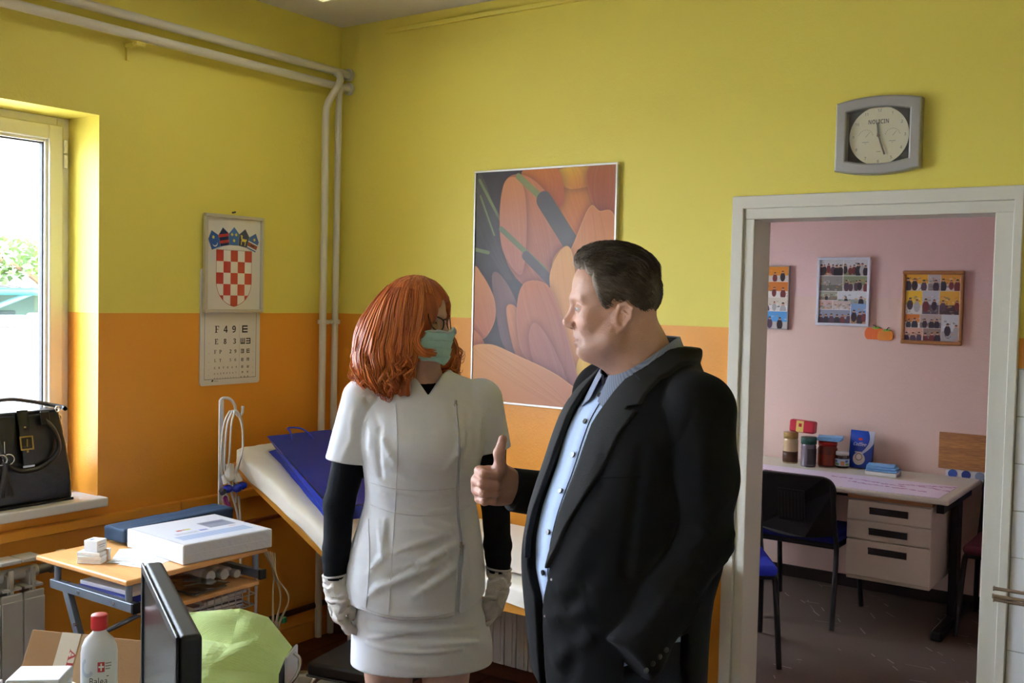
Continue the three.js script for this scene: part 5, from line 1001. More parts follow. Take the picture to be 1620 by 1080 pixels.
// ---------------------------------------------------------------- handbag on the window sill
{
  const b = thing('handbag', 'black patent leather handbag with buckle and tassel on the window sill', 'handbag', [-.075, .857, 1.6]);
  const lea = M('#060708', .3, { bumpMap: again(T.leather, 5, 5), bumpScale: .0006, clearcoat: .35, clearcoatRoughness: .2 }), gold = M('#b79a55', .3, { metalness: 1 }), silver = M('#c5c5c8', .25, { metalness: 1 });
  // body: a tapering soft box, bulging a little; local z is the width, x the thickness
  const bodyF = (x, y, z) => { const t = clamp(y / .34, 0, 1), hw = lerp(.205, .168, t) + .006 * Math.sin(t * 3), hd = lerp(.072, .038, t) + .01 * Math.sin(t * 3.1); const qx = Math.abs(x) - hd + .018, qz = Math.abs(z) - hw + .018, qy = Math.abs(y - .172) - .17 + .018; const o = len3(Math.max(qx, 0), Math.max(qy, 0), Math.max(qz, 0)) - .018; return (o + Math.min(Math.max(qx, qy, qz), 0)) * .9 + .002 * noise.noise(x * 12, y * 14, z * 12) + .001 * noise.noise(y * 40, z * 30, 3); };
  mesh('body', surf(bodyF, [-.09, -.012, -.225], [.09, .36, .225], .006), lea, b);
  mesh('base_piping', tube([[.074, .006, -.2], [.076, .006, 0], [.074, .006, .2]], .005, 20, 8), lea, b);
  mesh('top_flap', [boxAB(-.04, .335, -.16, .04, .348, .16, .006)], lea, b);
  mesh('buckle_strap', [at(box(.005, .15, .042, 0, 0, 0, .002), .062, .28, -.015, 0, 0, .24), at(box(.006, .07, .036, 0, 0, 0, .002), .082, .19, -.015, 0, 0, .1)], lea, b);
  { const f = new THREE.Shape(); f.absarc(0, 0, .027, 0, 7); const o = new THREE.TorusGeometry(.028, .0035, 8, 4); o.rotateZ(Math.PI / 4); o.scale(1.15, 1.15, 1); o.rotateY(Math.PI / 2); mesh('buckle', [at(o, .077, .235, -.015, 0, 0, .2), rod([.08, .25, -.015], [.08, .215, -.015], .002)], gold, b); }
  for (const y of [.205, .29]) mesh('stud', new THREE.SphereGeometry(.005, 10, 8).translate(.083 - (y - .2) * .2, y, -.015), gold, b);
  mesh('name_plate', [at(box(.002, .004, .02, 0, 0, 0), .082, .135, -.02), at(box(.002, .008, .045, 0, 0, 0), .082, .15, -.02)], silver, b);
  mesh('front_handle', tube([[.055, .315, -.095], [.072, .27, -.125], [.085, .2, -.135], [.09, .155, -.09], [.09, .135, -.02], [.088, .15, .04], [.083, .22, .085], [.06, .31, .1]], .0085, 70, 10), lea, b);
  mesh('back_handle', tube([[-.03, .33, .11], [-.045, .375, .06], [-.05, .385, -.02], [-.045, .372, -.1], [-.03, .355, -.17], [.0, .345, -.205], [.02, .342, -.2]], .0085, 60, 10), lea, b);
  for (const z of [-.095, .1]) mesh('handle_tab', at(box(.006, .05, .035, 0, 0, 0, .002), .06, .318, z, 0, 0, .2), lea, b);
  for (const [z, y] of [[-.16, .345], [-.165, .31], [.09, .33]]) mesh('ring', at(new THREE.TorusGeometry(.011, .0025, 8, 20), .035, y, z, 0, Math.PI / 2 + .3), silver, b);
  const tas = new THREE.Group(); tas.name = 'tassel'; tas.position.set(.088, .0, .075); b.add(tas);
  mesh('chain', rod([0, .25, 0], [.002, .2, 0], .002), silver, tas);
  for (const z of [-.014, .012]) mesh('ring', at(new THREE.TorusGeometry(.018, .0032, 8, 24), .003, .185, z, 0, Math.PI / 2 - .4), silver, tas);
  const tl = []; for (let i = 0; i < 22; i++) { const a = i / 22 * 6.28; tl.push(tube([[.004 + .005 * Math.cos(a), .15, .006 * Math.sin(a)], [.008 + .01 * Math.cos(a), .1, .016 * Math.sin(a)], [.008 + .012 * Math.cos(a), rr(.05, .06), .03 * Math.sin(a)]], .0024, 8, 5)); }
  mesh('fringe', merge(tl), lea, tas).userData.kind = 'stuff';
  mesh('knot', cyl(.008, .011, .03, .004, .145, 0, 14), lea, tas);
}

// ---------------------------------------------------------------- computer cart and what lies on it
{
  const c = thing('computer_cart', 'small wheeled cart with beech top and grey steel frame under the window', 'cart', [0, 0, 0]);
  mesh('table_top', boxAB(.315, .742, 1.165, .82, .76, 1.735, .006), beech, c);
  mesh('keyboard_shelf', boxAB(.46, .638, 1.215, .835, .653, 1.68, .004), beech, c);
  for (const z of [1.705, 1.195]) {
    mesh('side_rail', boxAB(.37, .655, z - .012, .82, .685, z + .012, .003), steelGrey, c);
    mesh('end_cap', boxAB(.82, .653, z - .014, .832, .687, z + .014, .002), blackPlastic, c);
    for (const x of [.4, .79]) mesh('post', rod([x, .685, z], [x, .742, z], .011, 14), steelGrey, c);
    mesh('slanted_leg', at(box(.028, .72, .022, 0, 0, 0, .003), .605, .36, z, 0, 0, .46), steelGrey, c);
    for (const [x, y] of [[.55, .67], [.74, .67], [.53, .56], [.58, .47]]) mesh('bolt', at(cyl(.006, .006, .004, 0, 0, 0, 10), x - .012, y, z + .011, Math.PI / 2), chrome, c);
    mesh('foot_rail', boxAB(.36, .06, z - .014, .84, .085, z + .014, .003), steelGrey, c);
    for (const x of [.39, .81]) mesh('caster', [at(cyl(.024, .024, .016, 0, 0, 0, 16), x, .024, z - .008, Math.PI / 2), rod([x, .03, z], [x, .065, z], .006)], blackPlastic, c);
  }
  mesh('cross_brace', [rod([.58, .52, 1.7], [.66, .6, 1.5], .008), boxAB(.58, .3, 1.2, .6, .32, 1.7)], steelGrey, c);
  // wire basket under the shelf
  const w = []; for (let z = 1.2; z < 1.47; z += .03) w.push(rod([.8, .56, z], [.8, .64, z], .002, 6)); for (let x = .56; x < .8; x += .04) w.push(rod([x, .56, 1.2], [x, .64, 1.2], .002, 6));
  for (const y of [.56, .6]) { w.push(rod([.8, y, 1.2], [.8, y, 1.47], .0022, 6), rod([.55, y, 1.2], [.8, y, 1.2], .0022, 6), rod([.55, y, 1.2], [.55, y, 1.47], .0022, 6)); }
  for (let z = 1.21; z < 1.47; z += .02) w.push(rod([.55, .56, z], [.8, .56, z], .0016, 6));
  mesh('wire_basket', merge(w), M('#c3c5c9', .3, { metalness: .9 }), c);
  mesh('basket_rod', rod([.8, .4, 1.2], [.8, .66, 1.2], .006), M('#c3c5c9', .3, { metalness: .9 }), c);
  // package on top
  const tex = canvasTex(700, 720, (g, W, H) => {
    g.fillStyle = '#f0f2f5'; g.fillRect(0, 0, W, H);
    g.fillStyle = '#b9cdea'; g.save(); g.translate(0, 0); g.fillRect(470, 60, 130, 600); g.restore();
    g.fillStyle = '#9aa3b2'; g.fillRect(190, 60, 190, 230); g.fillStyle = '#7a869c'; g.fillRect(210, 80, 60, 190);
    g.fillStyle = '#d8552f'; g.fillRect(300, 500, 34, 40); g.fillStyle = '#d9d65a'; g.fillRect(296, 420, 34, 70); g.fillStyle = '#c88ab8'; g.fillRect(306, 470, 20, 30);
    g.fillStyle = '#8d9ad6'; g.fillRect(380, 330, 40, 70);
    g.fillStyle = '#7b8ba5'; for (let i = 0; i < 6; i++) g.fillRect(392 + i * 9, 420, 3, 190); for (let i = 0; i < 16; i++) g.fillRect(480, 80 + i * 36, 105, 2);
    g.fillStyle = '#d06a5a'; g.fillRect(420, 100, 8, 60);
  });
  const bx = thing('package_box', 'large flat white box wrapped in clear film on the cart', 'box', [.645, .761, 1.32], -.09);
  const wrap = M('#d3d6dc', .35, { clearcoat: .8, clearcoatRoughness: .15, bumpMap: again(T.plaster, 1.2, 1.2), bumpScale: .0016 });
  mesh('carton', box(.35, .066, .355, 0, .033, 0, .005), wrap, bx);
  const q = new THREE.PlaneGeometry(.33, .335); q.rotateX(-Math.PI / 2); mesh('printed_label', q.translate(0, .0665, 0), M('#dfe2e8', .4, { map: tex, clearcoat: .5, clearcoatRoughness: .2 }), bx);
  mesh('side_fold', [boxAB(-.17, .03, .1775, .15, .033, .1785), boxAB(.1752, .031, -.17, .1762, .033, .17)], M('#d5d8dd', .5), bx);
  // small white medicine boxes
  const med = M('#f2f3f4', .5), brown = M('#b98f63', .7);
  const mk = (label, x, y, z, t, sx, sy, sz, band) => { const o = thing('medicine_box', label, 'box', [x, y, z], t); mesh('carton', box(sx, sy, sz, 0, sy / 2, 0, .0015), med, o); if (band) mesh('paper_band', box(sx + .001, sy + .001, .014, 0, sy / 2, -.012), brown, o); else { mesh('print', box(.012, .001, .02, -.008, sy + .0003, .006), M('#4a63b8', .5), o); mesh('side_print', [box(.001, .003, sz * .7, sx / 2 + .0003, sy * .6, 0), box(.001, .002, sz * .5, sx / 2 + .0003, sy * .4, 0)], M('#a9adb8', .5), o); } };
  mk('lowest white medicine box of the banded stack on the cart', .535, .761, 1.66, .55, .08, .012, .075, true);
  mk('middle white medicine box of the banded stack on the cart', .537, .7735, 1.661, .6, .08, .012, .074, true);
  mk('upper white medicine box of the banded stack on the cart', .534, .786, 1.659, .5, .079, .012, .075, true);
  mk('cube shaped white medicine box on top of the banded stack', .54, .7985, 1.658, .35, .05, .036, .05, false);
  // paper forms
  const form = canvasTex(256, 360, (g, W, H) => { g.fillStyle = '#eef0f2'; g.fillRect(0, 0, W, H); g.fillStyle = '#8a90a0'; for (let i = 0; i < 14; i++) g.fillRect(14, 20 + i * 24, 228, 2); g.fillStyle = '#c9747a'; g.fillRect(14, 120, 228, 3); g.fillRect(14, 280, 228, 3); g.fillStyle = '#555b66'; for (let i = 0; i < 8; i++) g.fillRect(20, 30 + i * 40, 60 + (i * 37) % 90, 6); });
  const formM = M('#ffffff', .8, { map: form });
  [[.668, .7612, 1.545, .25, 'printed form lying in front of the white package'], [.6, .7622, 1.55, .5, 'printed form half under the white package'], [.565, .7632, 1.53, .8, 'printed form next to the small medicine boxes']].forEach(([x, y, z, t, l]) => { const o = thing('paper_form', l, 'paper', [x, y, z], t); const p = new THREE.BoxGeometry(.12, .0006, .16); mesh('sheet', p, formM, o); });
  // dark blue pouch behind
  const po = thing('fabric_pouch', 'dark blue fabric pouch lying behind the white package', 'pouch', [.38, .761, 1.24], 0);
  mesh('pouch', surf((x, y, z) => { const qx = Math.abs(x) - .052, qy = Math.abs(y - .02) - (.02 - .05 * z * .25), qz = Math.abs(z) - .235; return (len3(Math.max(qx, 0), Math.max(qy, 0), Math.max(qz, 0)) + Math.min(Math.max(qx, qy, qz), 0)) - .008 + .004 * noise.noise(x * 20, y * 20, z * 9); }, [-.08, -.02, -.27], [.08, .09, .27], .006), M('#1c3a57', .7, { bumpMap: again(T.weave, 20, 20), bumpScale: .0006 }), po).position.y = .014;
  // bottles on the shelf
  const bt = (label, z, r, L) => { const o = thing('plastic_bottle', label, 'bottle', [.6, .654 + r, z]); o.rotation.z = -Math.PI / 2; mesh('bottle_body', lathe([[0, 0], [r, 0], [r, L * .8], [r * .85, L * .88], [r * .6, L * .9], [r * .6, L]]), M('#e7e6e4', .4), o); mesh('cap', lathe([[0, L], [r * .92, L], [r * .92, L + .022], [r * .85, L + .025], [0, L + .025]]), M('#d8d6d2', .45), o); };
  bt('larger white bottle lying on the cart shelf, nearest the screen', 1.335, .021, .1); bt('white bottle in the middle of three on the cart shelf', 1.288, .0205, .115);
  bt('smallest white bottle lying at the far end of the cart shelf', 1.245, .016, .13);
  // folders
  const fo = thing('ring_binder', 'blue and white folder lying on the cart shelf under the top', 'binder', [.6, .654, 1.6], .06);
  mesh('cover', box(.27, .022, .13, 0, .012, .015, .004), M('#2238a8', .4), fo); mesh('pages', box(.265, .014, .125, 0, .03, 0, .003), M('#e5e6ea', .7), fo);
  const sl = thing('plastic_sleeve', 'dark clear plastic sleeves lying on the cart shelf', 'folder', [.72, .654, 1.42], .1);
  { const g = new THREE.PlaneGeometry(.22, .16, 16, 12); g.rotateX(-Math.PI / 2); const p = g.attributes.position; for (let i = 0; i < p.count; i++) p.setY(i, .012 + .01 * Math.abs(fbm(p.getX(i) * 8, p.getZ(i) * 9, 1))); g.computeVertexNormals(); mesh('sleeve', g, M('#4a4744', .15, { clearcoat: 1 }), sl); mesh('sheet', box(.2, .004, .14, 0, .006, 0), M('#6b6a68', .6), sl); }
  const mg = [['dark red magazine at the bottom of the wire basket', '#5a2530'], ['grey magazine in the wire basket', '#8d868a'], ['pale pink booklet in the wire basket', '#c8b4b6'], ['white booklet on top in the wire basket', '#dcd8d6']];
  mg.forEach(([l, col], i) => { const o = thing('magazine', l, 'magazine', [.675 + .008 * (i % 2), .563 + i * .0135, 1.33 + .012 * (i % 3)], .06 * i - .1); mesh('pages', box(.205, .009, .195, 0, .005, 0), M('#d9d6d2', .7), o); mesh('cover', [box(.207, .0016, .197, 0, .0103, 0)], M(col, .35), o); });
  // loose cables at the cart's far end
  const cb = thing('cable_bundle', 'bundle of thin beige cables hanging at the far end of the cart', 'cables', [.83, 0, 1.13]);
  const cm = M('#b7a987', .6);
  for (let i = 0; i < 6; i++) mesh('cable', tube([[-.05 + .012 * i, .74, .02], [-.02 + .01 * i, .66, .006 * i], [.0 + .012 * i - (i % 2) * .02, .58, .02 - .008 * i], [.0 + .007 * i, .48, .02], [-.03 + .008 * i, .36, .01], [-.03, .2, .006 * i], [-.06 + .02 * i, .008, .02]], .0028, 50, 6), cm, cb);
  mesh('plug', box(.03, .02, .02, .03, .5, .0, .004), M('#1c7a4a', .5), cb);
}

// ---------------------------------------------------------------- electrode cable stand
{
  const s = thing('cable_stand', 'white hooked metal stand for electrode cables beside the bed', 'stand', [.24, 0, .9]);
  const wm = M('#dddfe6', .4);
  mesh('base', [box(.2, .02, .2, 0, .01, 0, .005)], wm, s);
  mesh('pole', box(.008, 1.2, .022, 0, .62, 0, .002), wm, s);
  mesh('hook', [tube([[0, 1.2, .006], [.002, 1.225, .0], [.01, 1.225, -.03], [.014, 1.2, -.055], [.016, 1.165, -.062]], .006, 30, 8), tube([[.016, 1.165, -.062], [.018, 1.15, -.075], [.02, 1.16, -.09], [.02, 1.19, -.094]], .006, 20, 8)], wm, s);
  const c = thing('electrode_cables', 'looped grey electrode cables with blue suction bulbs hanging on the stand', 'cables', [.262, 1.165, .876]);
  const gm = M('#cfcac0', .5), blue = M('#1b35b8', .3);
  const loop = (dz, dx, b) => [[0, 0, 0], [dx + .01, .012, dz * .3], [dx + .02, -.03, dz], [dx + .02, -.15, dz * 1.3], [dx, -.24, dz * .8], [dx + .01, b, dz * .2]];
  [[.05, .01, -.26], [.042, .02, -.3], [-.03, .015, -.28], [-.04, .0, -.33], [.03, .03, -.24], [-.02, .03, -.36]].forEach(([dz, dx, b]) => mesh('cable', tube(loop(dz, dx, b), .0042, 50, 7), gm, c));
  mesh('cable', tube([[.02, -.26, .02], [.03, -.32, .01], [.04, -.4, -.01], [.05, -.52, -.02], [.05, -.9, -.02], [.06, -1.15, -.02]], .005, 50, 7), gm, c);
  mesh('cable', tube([[.02, -.34, -.035], [.03, -.42, -.035], [.04, -.52, -.03], [.05, -.9, -.02], [.06, -1.15, .0]], .0045, 50, 7), gm, c);
  mesh('junction_box', at(box(.03, .07, .035, 0, 0, 0, .006), .028, -.235, .02, 0, .3, .1), gm, c);
  for (const [x, y, z] of [[.03, -.3, .03], [.045, -.3, -.005], [.04, -.295, -.035]]) { mesh('suction_bulb', [new THREE.SphereGeometry(.017, 16, 12).scale(1, 1, 1.35).translate(x, y, z)], blue, c); }
  for (const z of [-.03, -.012, .045]) mesh('electrode_clip', at(cyl(.011, .007, .035, 0, 0, 0, 10), .036, -.275, z, .3, 0, .2), M('#e6e4e0', .4), c);
  mesh('metal_cup', at(cyl(.015, .012, .016, 0, 0, 0, 16), .035, -.31, .055, .8), M('#55565a', .3, { metalness: .8 }), c);
  mesh('pink_strap', tube([[.03, -.33, .045], [.035, -.37, .03], [.03, -.41, .03], [.04, -.46, .01]], .01, 20, 6), M('#a03a7c', .6), c);
  mesh('loop_clip', at(new THREE.TorusGeometry(.018, .0035, 8, 20).scale(.7, 1.4, 1), .03, -.345, .04, 0, .5), gm, c);
}

// ---------------------------------------------------------------- parcel, stool, strip on the floor
{
  const p = thing('cardboard_parcel', 'brown cardboard parcel with labels leaning in front of the radiator', 'parcel', [1.02, .0, 2.41], .56);
  p.rotation.set(-.5, .56, -.06, 'YXZ');
  const kraft = M('#a07a52', .85, { bumpMap: again(T.fine, 6, 6), bumpScale: .0008 });
  mesh('carton', box(.34, .8, .13, .17, .4, -.065, .003), kraft, p);
  const tape = canvasTex(128, 512, (g, W, H) => { g.fillStyle = '#d9cdbb'; g.fillRect(0, 0, W, H); g.fillStyle = '#b03a3a'; g.font = 'bold 62px serif'; g.save(); g.translate(84, 60); g.rotate(Math.PI / 2); g.fillText('Allergo', 0, 0); g.fillText('Allergo', 250, 0); g.restore(); });
  const pl = new THREE.PlaneGeometry(.055, .36); mesh('printed_tape', pl.translate(.115, .62, .0007), M('#ffffff', .4, { map: tape }), p);
  const pl2 = new THREE.PlaneGeometry(.035, .36); mesh('clear_tape', pl2.translate(.165, .62, .0007), M('#b89a78', .25), p);
  mesh('top_tape', box(.09, .001, .13, .14, .8005, -.065), M('#c9b79d', .3), p);
  const lab = canvasTex(256, 200, (g, W, H) => { g.fillStyle = '#e6e2dc'; g.fillRect(0, 0, W, H); g.fillStyle = '#3a3a3e'; for (let i = 0; i < 22; i++) g.fillRect(120 + i * 5, 90, 1 + (i * 7) % 4, 70); g.font = '20px sans-serif'; g.fillText('38', 20, 40); g.fillText('A 154', 20, 80); g.fillRect(20, 100, 70, 4); g.fillRect(20, 120, 50, 4); g.fillRect(120, 30, 100, 5); });
  const lm = M('#ffffff', .6, { map: lab });
  const l1 = new THREE.PlaneGeometry(.13, .12); mesh('address_label', l1.translate(.07, .55, .0012), lm, p);
  const l2 = new THREE.PlaneGeometry(.1, .09); mesh('address_label', l2.translate(.2, .56, .0012), lm, p);
  const st = thing('footstool', 'low black padded stool with chrome legs in front of the bed', 'stool', [1.14, 0, .95], .2);
  mesh('seat', box(.36, .045, .32, 0, .358, 0, .012), M('#0e0e12', .45), st); mesh('trim', box(.362, .008, .322, 0, .333, 0, .003), M('#2a2a2e', .3), st);
  for (const [x, z] of [[-1, -1], [1, -1], [-1, 1], [1, 1]]) mesh('leg', tube([[x * .1, .33, z * .12], [x * .15, .322, z * .13], [x * .172, .29, z * .14], [x * .175, .15, z * .145], [x * .178, .008, z * .15]], .011, 30, 10), chrome, st);
  const ps = thing('power_strip', 'white power strip lying on the floor beside the bed', 'power strip', [.42, 0, .55], .65);
  mesh('housing', box(.34, .04, .06, 0, .02, 0, .008), M('#dcd8cc', .4), ps);
  for (let i = 0; i < 4; i++) mesh('socket', at(cyl(.02, .02, .003, 0, 0, 0, 18), -.12 + i * .08, .0395, 0), M('#b9b5a8', .5), ps);
  mesh('cord', tube([[.17, .02, 0], [.3, .015, .05], [.4, .02, -.05], [.3, .008, -.2], [.05, .008, -.28]], .004, 40, 6), blackPlastic, ps);
  const fc = thing('floor_cable', 'thin dark cable curling on the floor near the stool', 'cable', [.7, 0, .75]);
  mesh('cable', tube([[-.3, .006, .2], [-.1, .02, .1], [.05, .09, .0], [.2, .06, .1], [.3, .006, .2]], .0035, 40, 6), M('#3a332b', .6), fc);
}

// ---------------------------------------------------------------- front desk: screen, bottle, bib, boxes
{
  const d = thing('front_desk', 'pale desk under the screen at the bottom edge', 'desk', [0, 0, 0]);
  mesh('top', boxAB(1.42, .735, 2.3, 2.75, .76, 3.15, .005), M('#d9d4c8', .45), d);
  mesh('side_panel', boxAB(1.45, 0, 2.35, 1.47, .735, 3.1), M('#c9c3b5', .5), d); mesh('side_panel', boxAB(2.7, 0, 2.35, 2.72, .735, 3.1), M('#c9c3b5', .5), d);
  const s = thing('computer_screen', 'black flat computer screen seen from the side on the desk', 'monitor', [2.2, .761, 2.61]);
  s.rotation.set(0, Math.atan2(-.215, .383) , 0);       // local x along the screen, +z faces left of the picture
  const L = .44, H = .28;
  const pan = new THREE.Group(); pan.name = 'display'; pan.position.set(0, .27, 0); pan.rotation.x = 0; s.add(pan);
  mesh('casing', box(L, H, .032, 0, 0, -.0, .008), M('#0d0d10', .5), pan);
  mesh('bezel', [boxAB(-L / 2, H / 2 - .016, .0165, L / 2, H / 2, .021, .003), boxAB(-L / 2, -H / 2, .0165, L / 2, -H / 2 + .02, .021, .003), boxAB(-L / 2, -H / 2, .0165, -L / 2 + .014, H / 2, .021, .003), boxAB(L / 2 - .014, -H / 2, .0165, L / 2, H / 2, .021, .003)], M('#0a0a0d', .45), pan);
  mesh('screen', box(L - .026, H - .034, .002, 0, .002, .0165), M('#26272c', .22), pan);
  mesh('stand', [box(.05, .14, .02, 0, .07, -.025, .004), box(.2, .012, .15, 0, .006, -.01, .005)], M('#111114', .4), s);
  // lotion bottle
  const b = thing('lotion_bottle', 'white plastic bottle with a red cap at the bottom edge', 'bottle', [1.72, .761, 2.42], .75);
  const hw = .036, oval = (r) => lathe(r, 36).scale(1, 1, .62);
  mesh('bottle_body', oval([[0, 0], [hw - .003, 0], [hw, .006], [hw, .16], [hw - .002, .174], [hw - .008, .188], [hw - .018, .198], [.0135, .203], [.0125, .212]]), M('#eef0f4', .35, { transmission: .15 }), b);
  mesh('cap', lathe([[0, .208], [.0155, .208], [.0165, .211], [.0165, .235], [.015, .238], [0, .238]], 28), M('#c4161f', .35), b);
  const lab = canvasTex(300, 420, (g, W, H) => { g.fillStyle = '#dfe2e6'; g.fillRect(0, 0, W, H); g.strokeStyle = '#c3cad6'; g.lineWidth = 26; g.beginPath(); g.arc(70, 100, 50, .5, 4.4); g.stroke(); g.fillStyle = '#b3202c'; g.fillRect(160, 60, 56, 66); g.fillStyle = '#f4f4f4'; g.fillRect(182, 68, 12, 50); g.fillRect(166, 86, 44, 12); g.fillStyle = '#8b8d93'; g.fillRect(222, 66, 54, 8); g.fillRect(222, 84, 54, 8); g.fillRect(222, 102, 40, 8); g.fillStyle = '#26282c'; g.font = '62px sans-serif'; g.textAlign = 'center'; g.fillText('Balea', 165, 210); g.fillRect(232, 152, 18, 5); g.font = 'bold 30px sans-serif'; g.fillStyle = '#2b3a5c'; g.fillText('HANDCREME', 165, 258); g.fillStyle = '#a83a5c'; g.font = 'bold 44px sans-serif'; g.fillText('UREA', 150, 308); g.fillStyle = '#9aa0ab'; g.fillRect(60, 330, 200, 6); g.fillRect(60, 350, 160, 6); });
  const lg = new THREE.CylinderGeometry(hw + .0006, hw + .0006, .13, 30, 1, true, -1.0, 2.0); lg.scale(1, 1, .625); mesh('label', lg.translate(0, .1, 0), M('#ffffff', .4, { map: lab }), b);
  // green paper bib draped over a small device
  const dv = thing('small_device', 'small black and silver device mostly under the green paper', 'device', [1.815, .761, 2.1], .55);
  d.userData.label = 'pale desk under the screen and the bottle at the bottom edge';
  mesh('case', box(.17, .085, .1, 0, .045, 0, .01), M('#17171a', .35), dv); mesh('silver_edge', box(.006, .1, .09, .088, .05, 0, .002), M('#d9d9db', .3, { metalness: .6 }), dv); mesh('clip', tube([[.09, .03, .03], [.11, .06, .03], [.112, .09, .02], [.098, .1, .015]], .004, 20, 8), chrome, dv);
  const P = [[1.671, .932, 2.167], [1.769, .944, 2.098], [1.807, .919, 2.048], [1.877, .862, 2.039], [1.901, .855, 2.083], [1.936, .841, 2.133], [1.866, .905, 2.129], [1.833, .896, 2.177], [1.86, .873, 2.258], [1.699, .893, 2.198], [1.846, .849, 2.317], [1.951, .821, 2.331], [2.027, .803, 2.218], [1.875, .807, 2.348]];
  const F = [[0, 9, 7, 1], [1, 7, 6, 2], [2, 6, 4, 3], [6, 7, 8, 5], [6, 5, 4, 4], [8, 11, 12, 5], [9, 10, 8, 7], [10, 13, 11, 8]], pos = [], uv = [];
  const bil = (a, b2, c, e, u, v) => [0, 1, 2].map((k) => lerp(lerp(a[k], b2[k], u), lerp(e[k], c[k], u), v));
  for (const f of F) { const [a, b2, c, e] = f.map((i) => P[i]); const n = 6; for (let i = 0; i < n; i++) for (let j = 0; j < n; j++) { const q = (x, y) => { const r = bil(a, b2, c, e, x / n, y / n); r[1] += .011 * Math.sin(x / n * Math.PI) * Math.sin(y / n * Math.PI); return r; }; const t = [q(i, j), q(i + 1, j), q(i + 1, j + 1), q(i, j), q(i + 1, j + 1), q(i, j + 1)]; for (const r of t) { pos.push(...r); uv.push(r[0] * .7 + r[2] * .7, r[1] + r[0] * .3); } } }
  let g = new THREE.BufferGeometry(); g.setAttribute('position', new THREE.Float32BufferAttribute(pos, 3)); g.setAttribute('uv', new THREE.Float32BufferAttribute(uv, 2)); g.translate(-1.815, -.761, -2.1); g.computeVertexNormals();
  const gb = thing('paper_bib', 'crumpled light green paper bib behind the screen', 'paper', [1.815, .761, 2.1]);
  const rib = dataTex(64, 64, (u, v, i, j) => .5 + .5 * Math.sin(i / 64 * Math.PI * 2), false);
  mesh('sheet', g, M('#d3ec92', .8, { transmission: .2, bumpMap: again(rib, 240, 1), bumpScale: .0006 }), gb);
  // papers and boxes at the bottom left corner
  const w1 = thing('white_carton', 'flat white carton beside the lotion bottle at the bottom edge', 'box', [1.69, .761, 2.53], .7); mesh('carton', box(.1, .12, .08, 0, .06, 0, .004), M('#eceef2', .5), w1); mesh('lid', box(.102, .022, .082, 0, .131, 0, .004), M('#e4e7ee', .5), w1);
  const w2 = thing('paper_stack', 'pile of white paper in the bottom left corner', 'paper', [1.55, .761, 2.62], .5); for (let i = 0; i < 5; i++) mesh('sheet_block', at(box(.14, .02, .11, 0, 0, 0, .002), .004 * (i % 2), .011 + i * .0205, .005 * (i % 3), 0, .06 * i), M('#f0f1f4', .7), w2);
  const cup = thing('pen_holder', 'grey pen holder behind the screen', 'pen holder', [1.76, .761, 2.3], 0); mesh('holder', lathe([[0, 0], [.035, 0], [.036, .1], [.033, .1], [.032, .004], [0, .004]]), M('#3a3a3c', .5), cup);
  for (const [x, z, h, col] of [[.01, .01, .15, '#e9ebf0'], [-.012, .006, .14, '#a82c4a'], [.004, -.014, .145, '#777a80']]) mesh('pen', rod([x * .5, .006, z * .5], [x * 2, h, z * 2], .004), M(col, .4), cup);
}

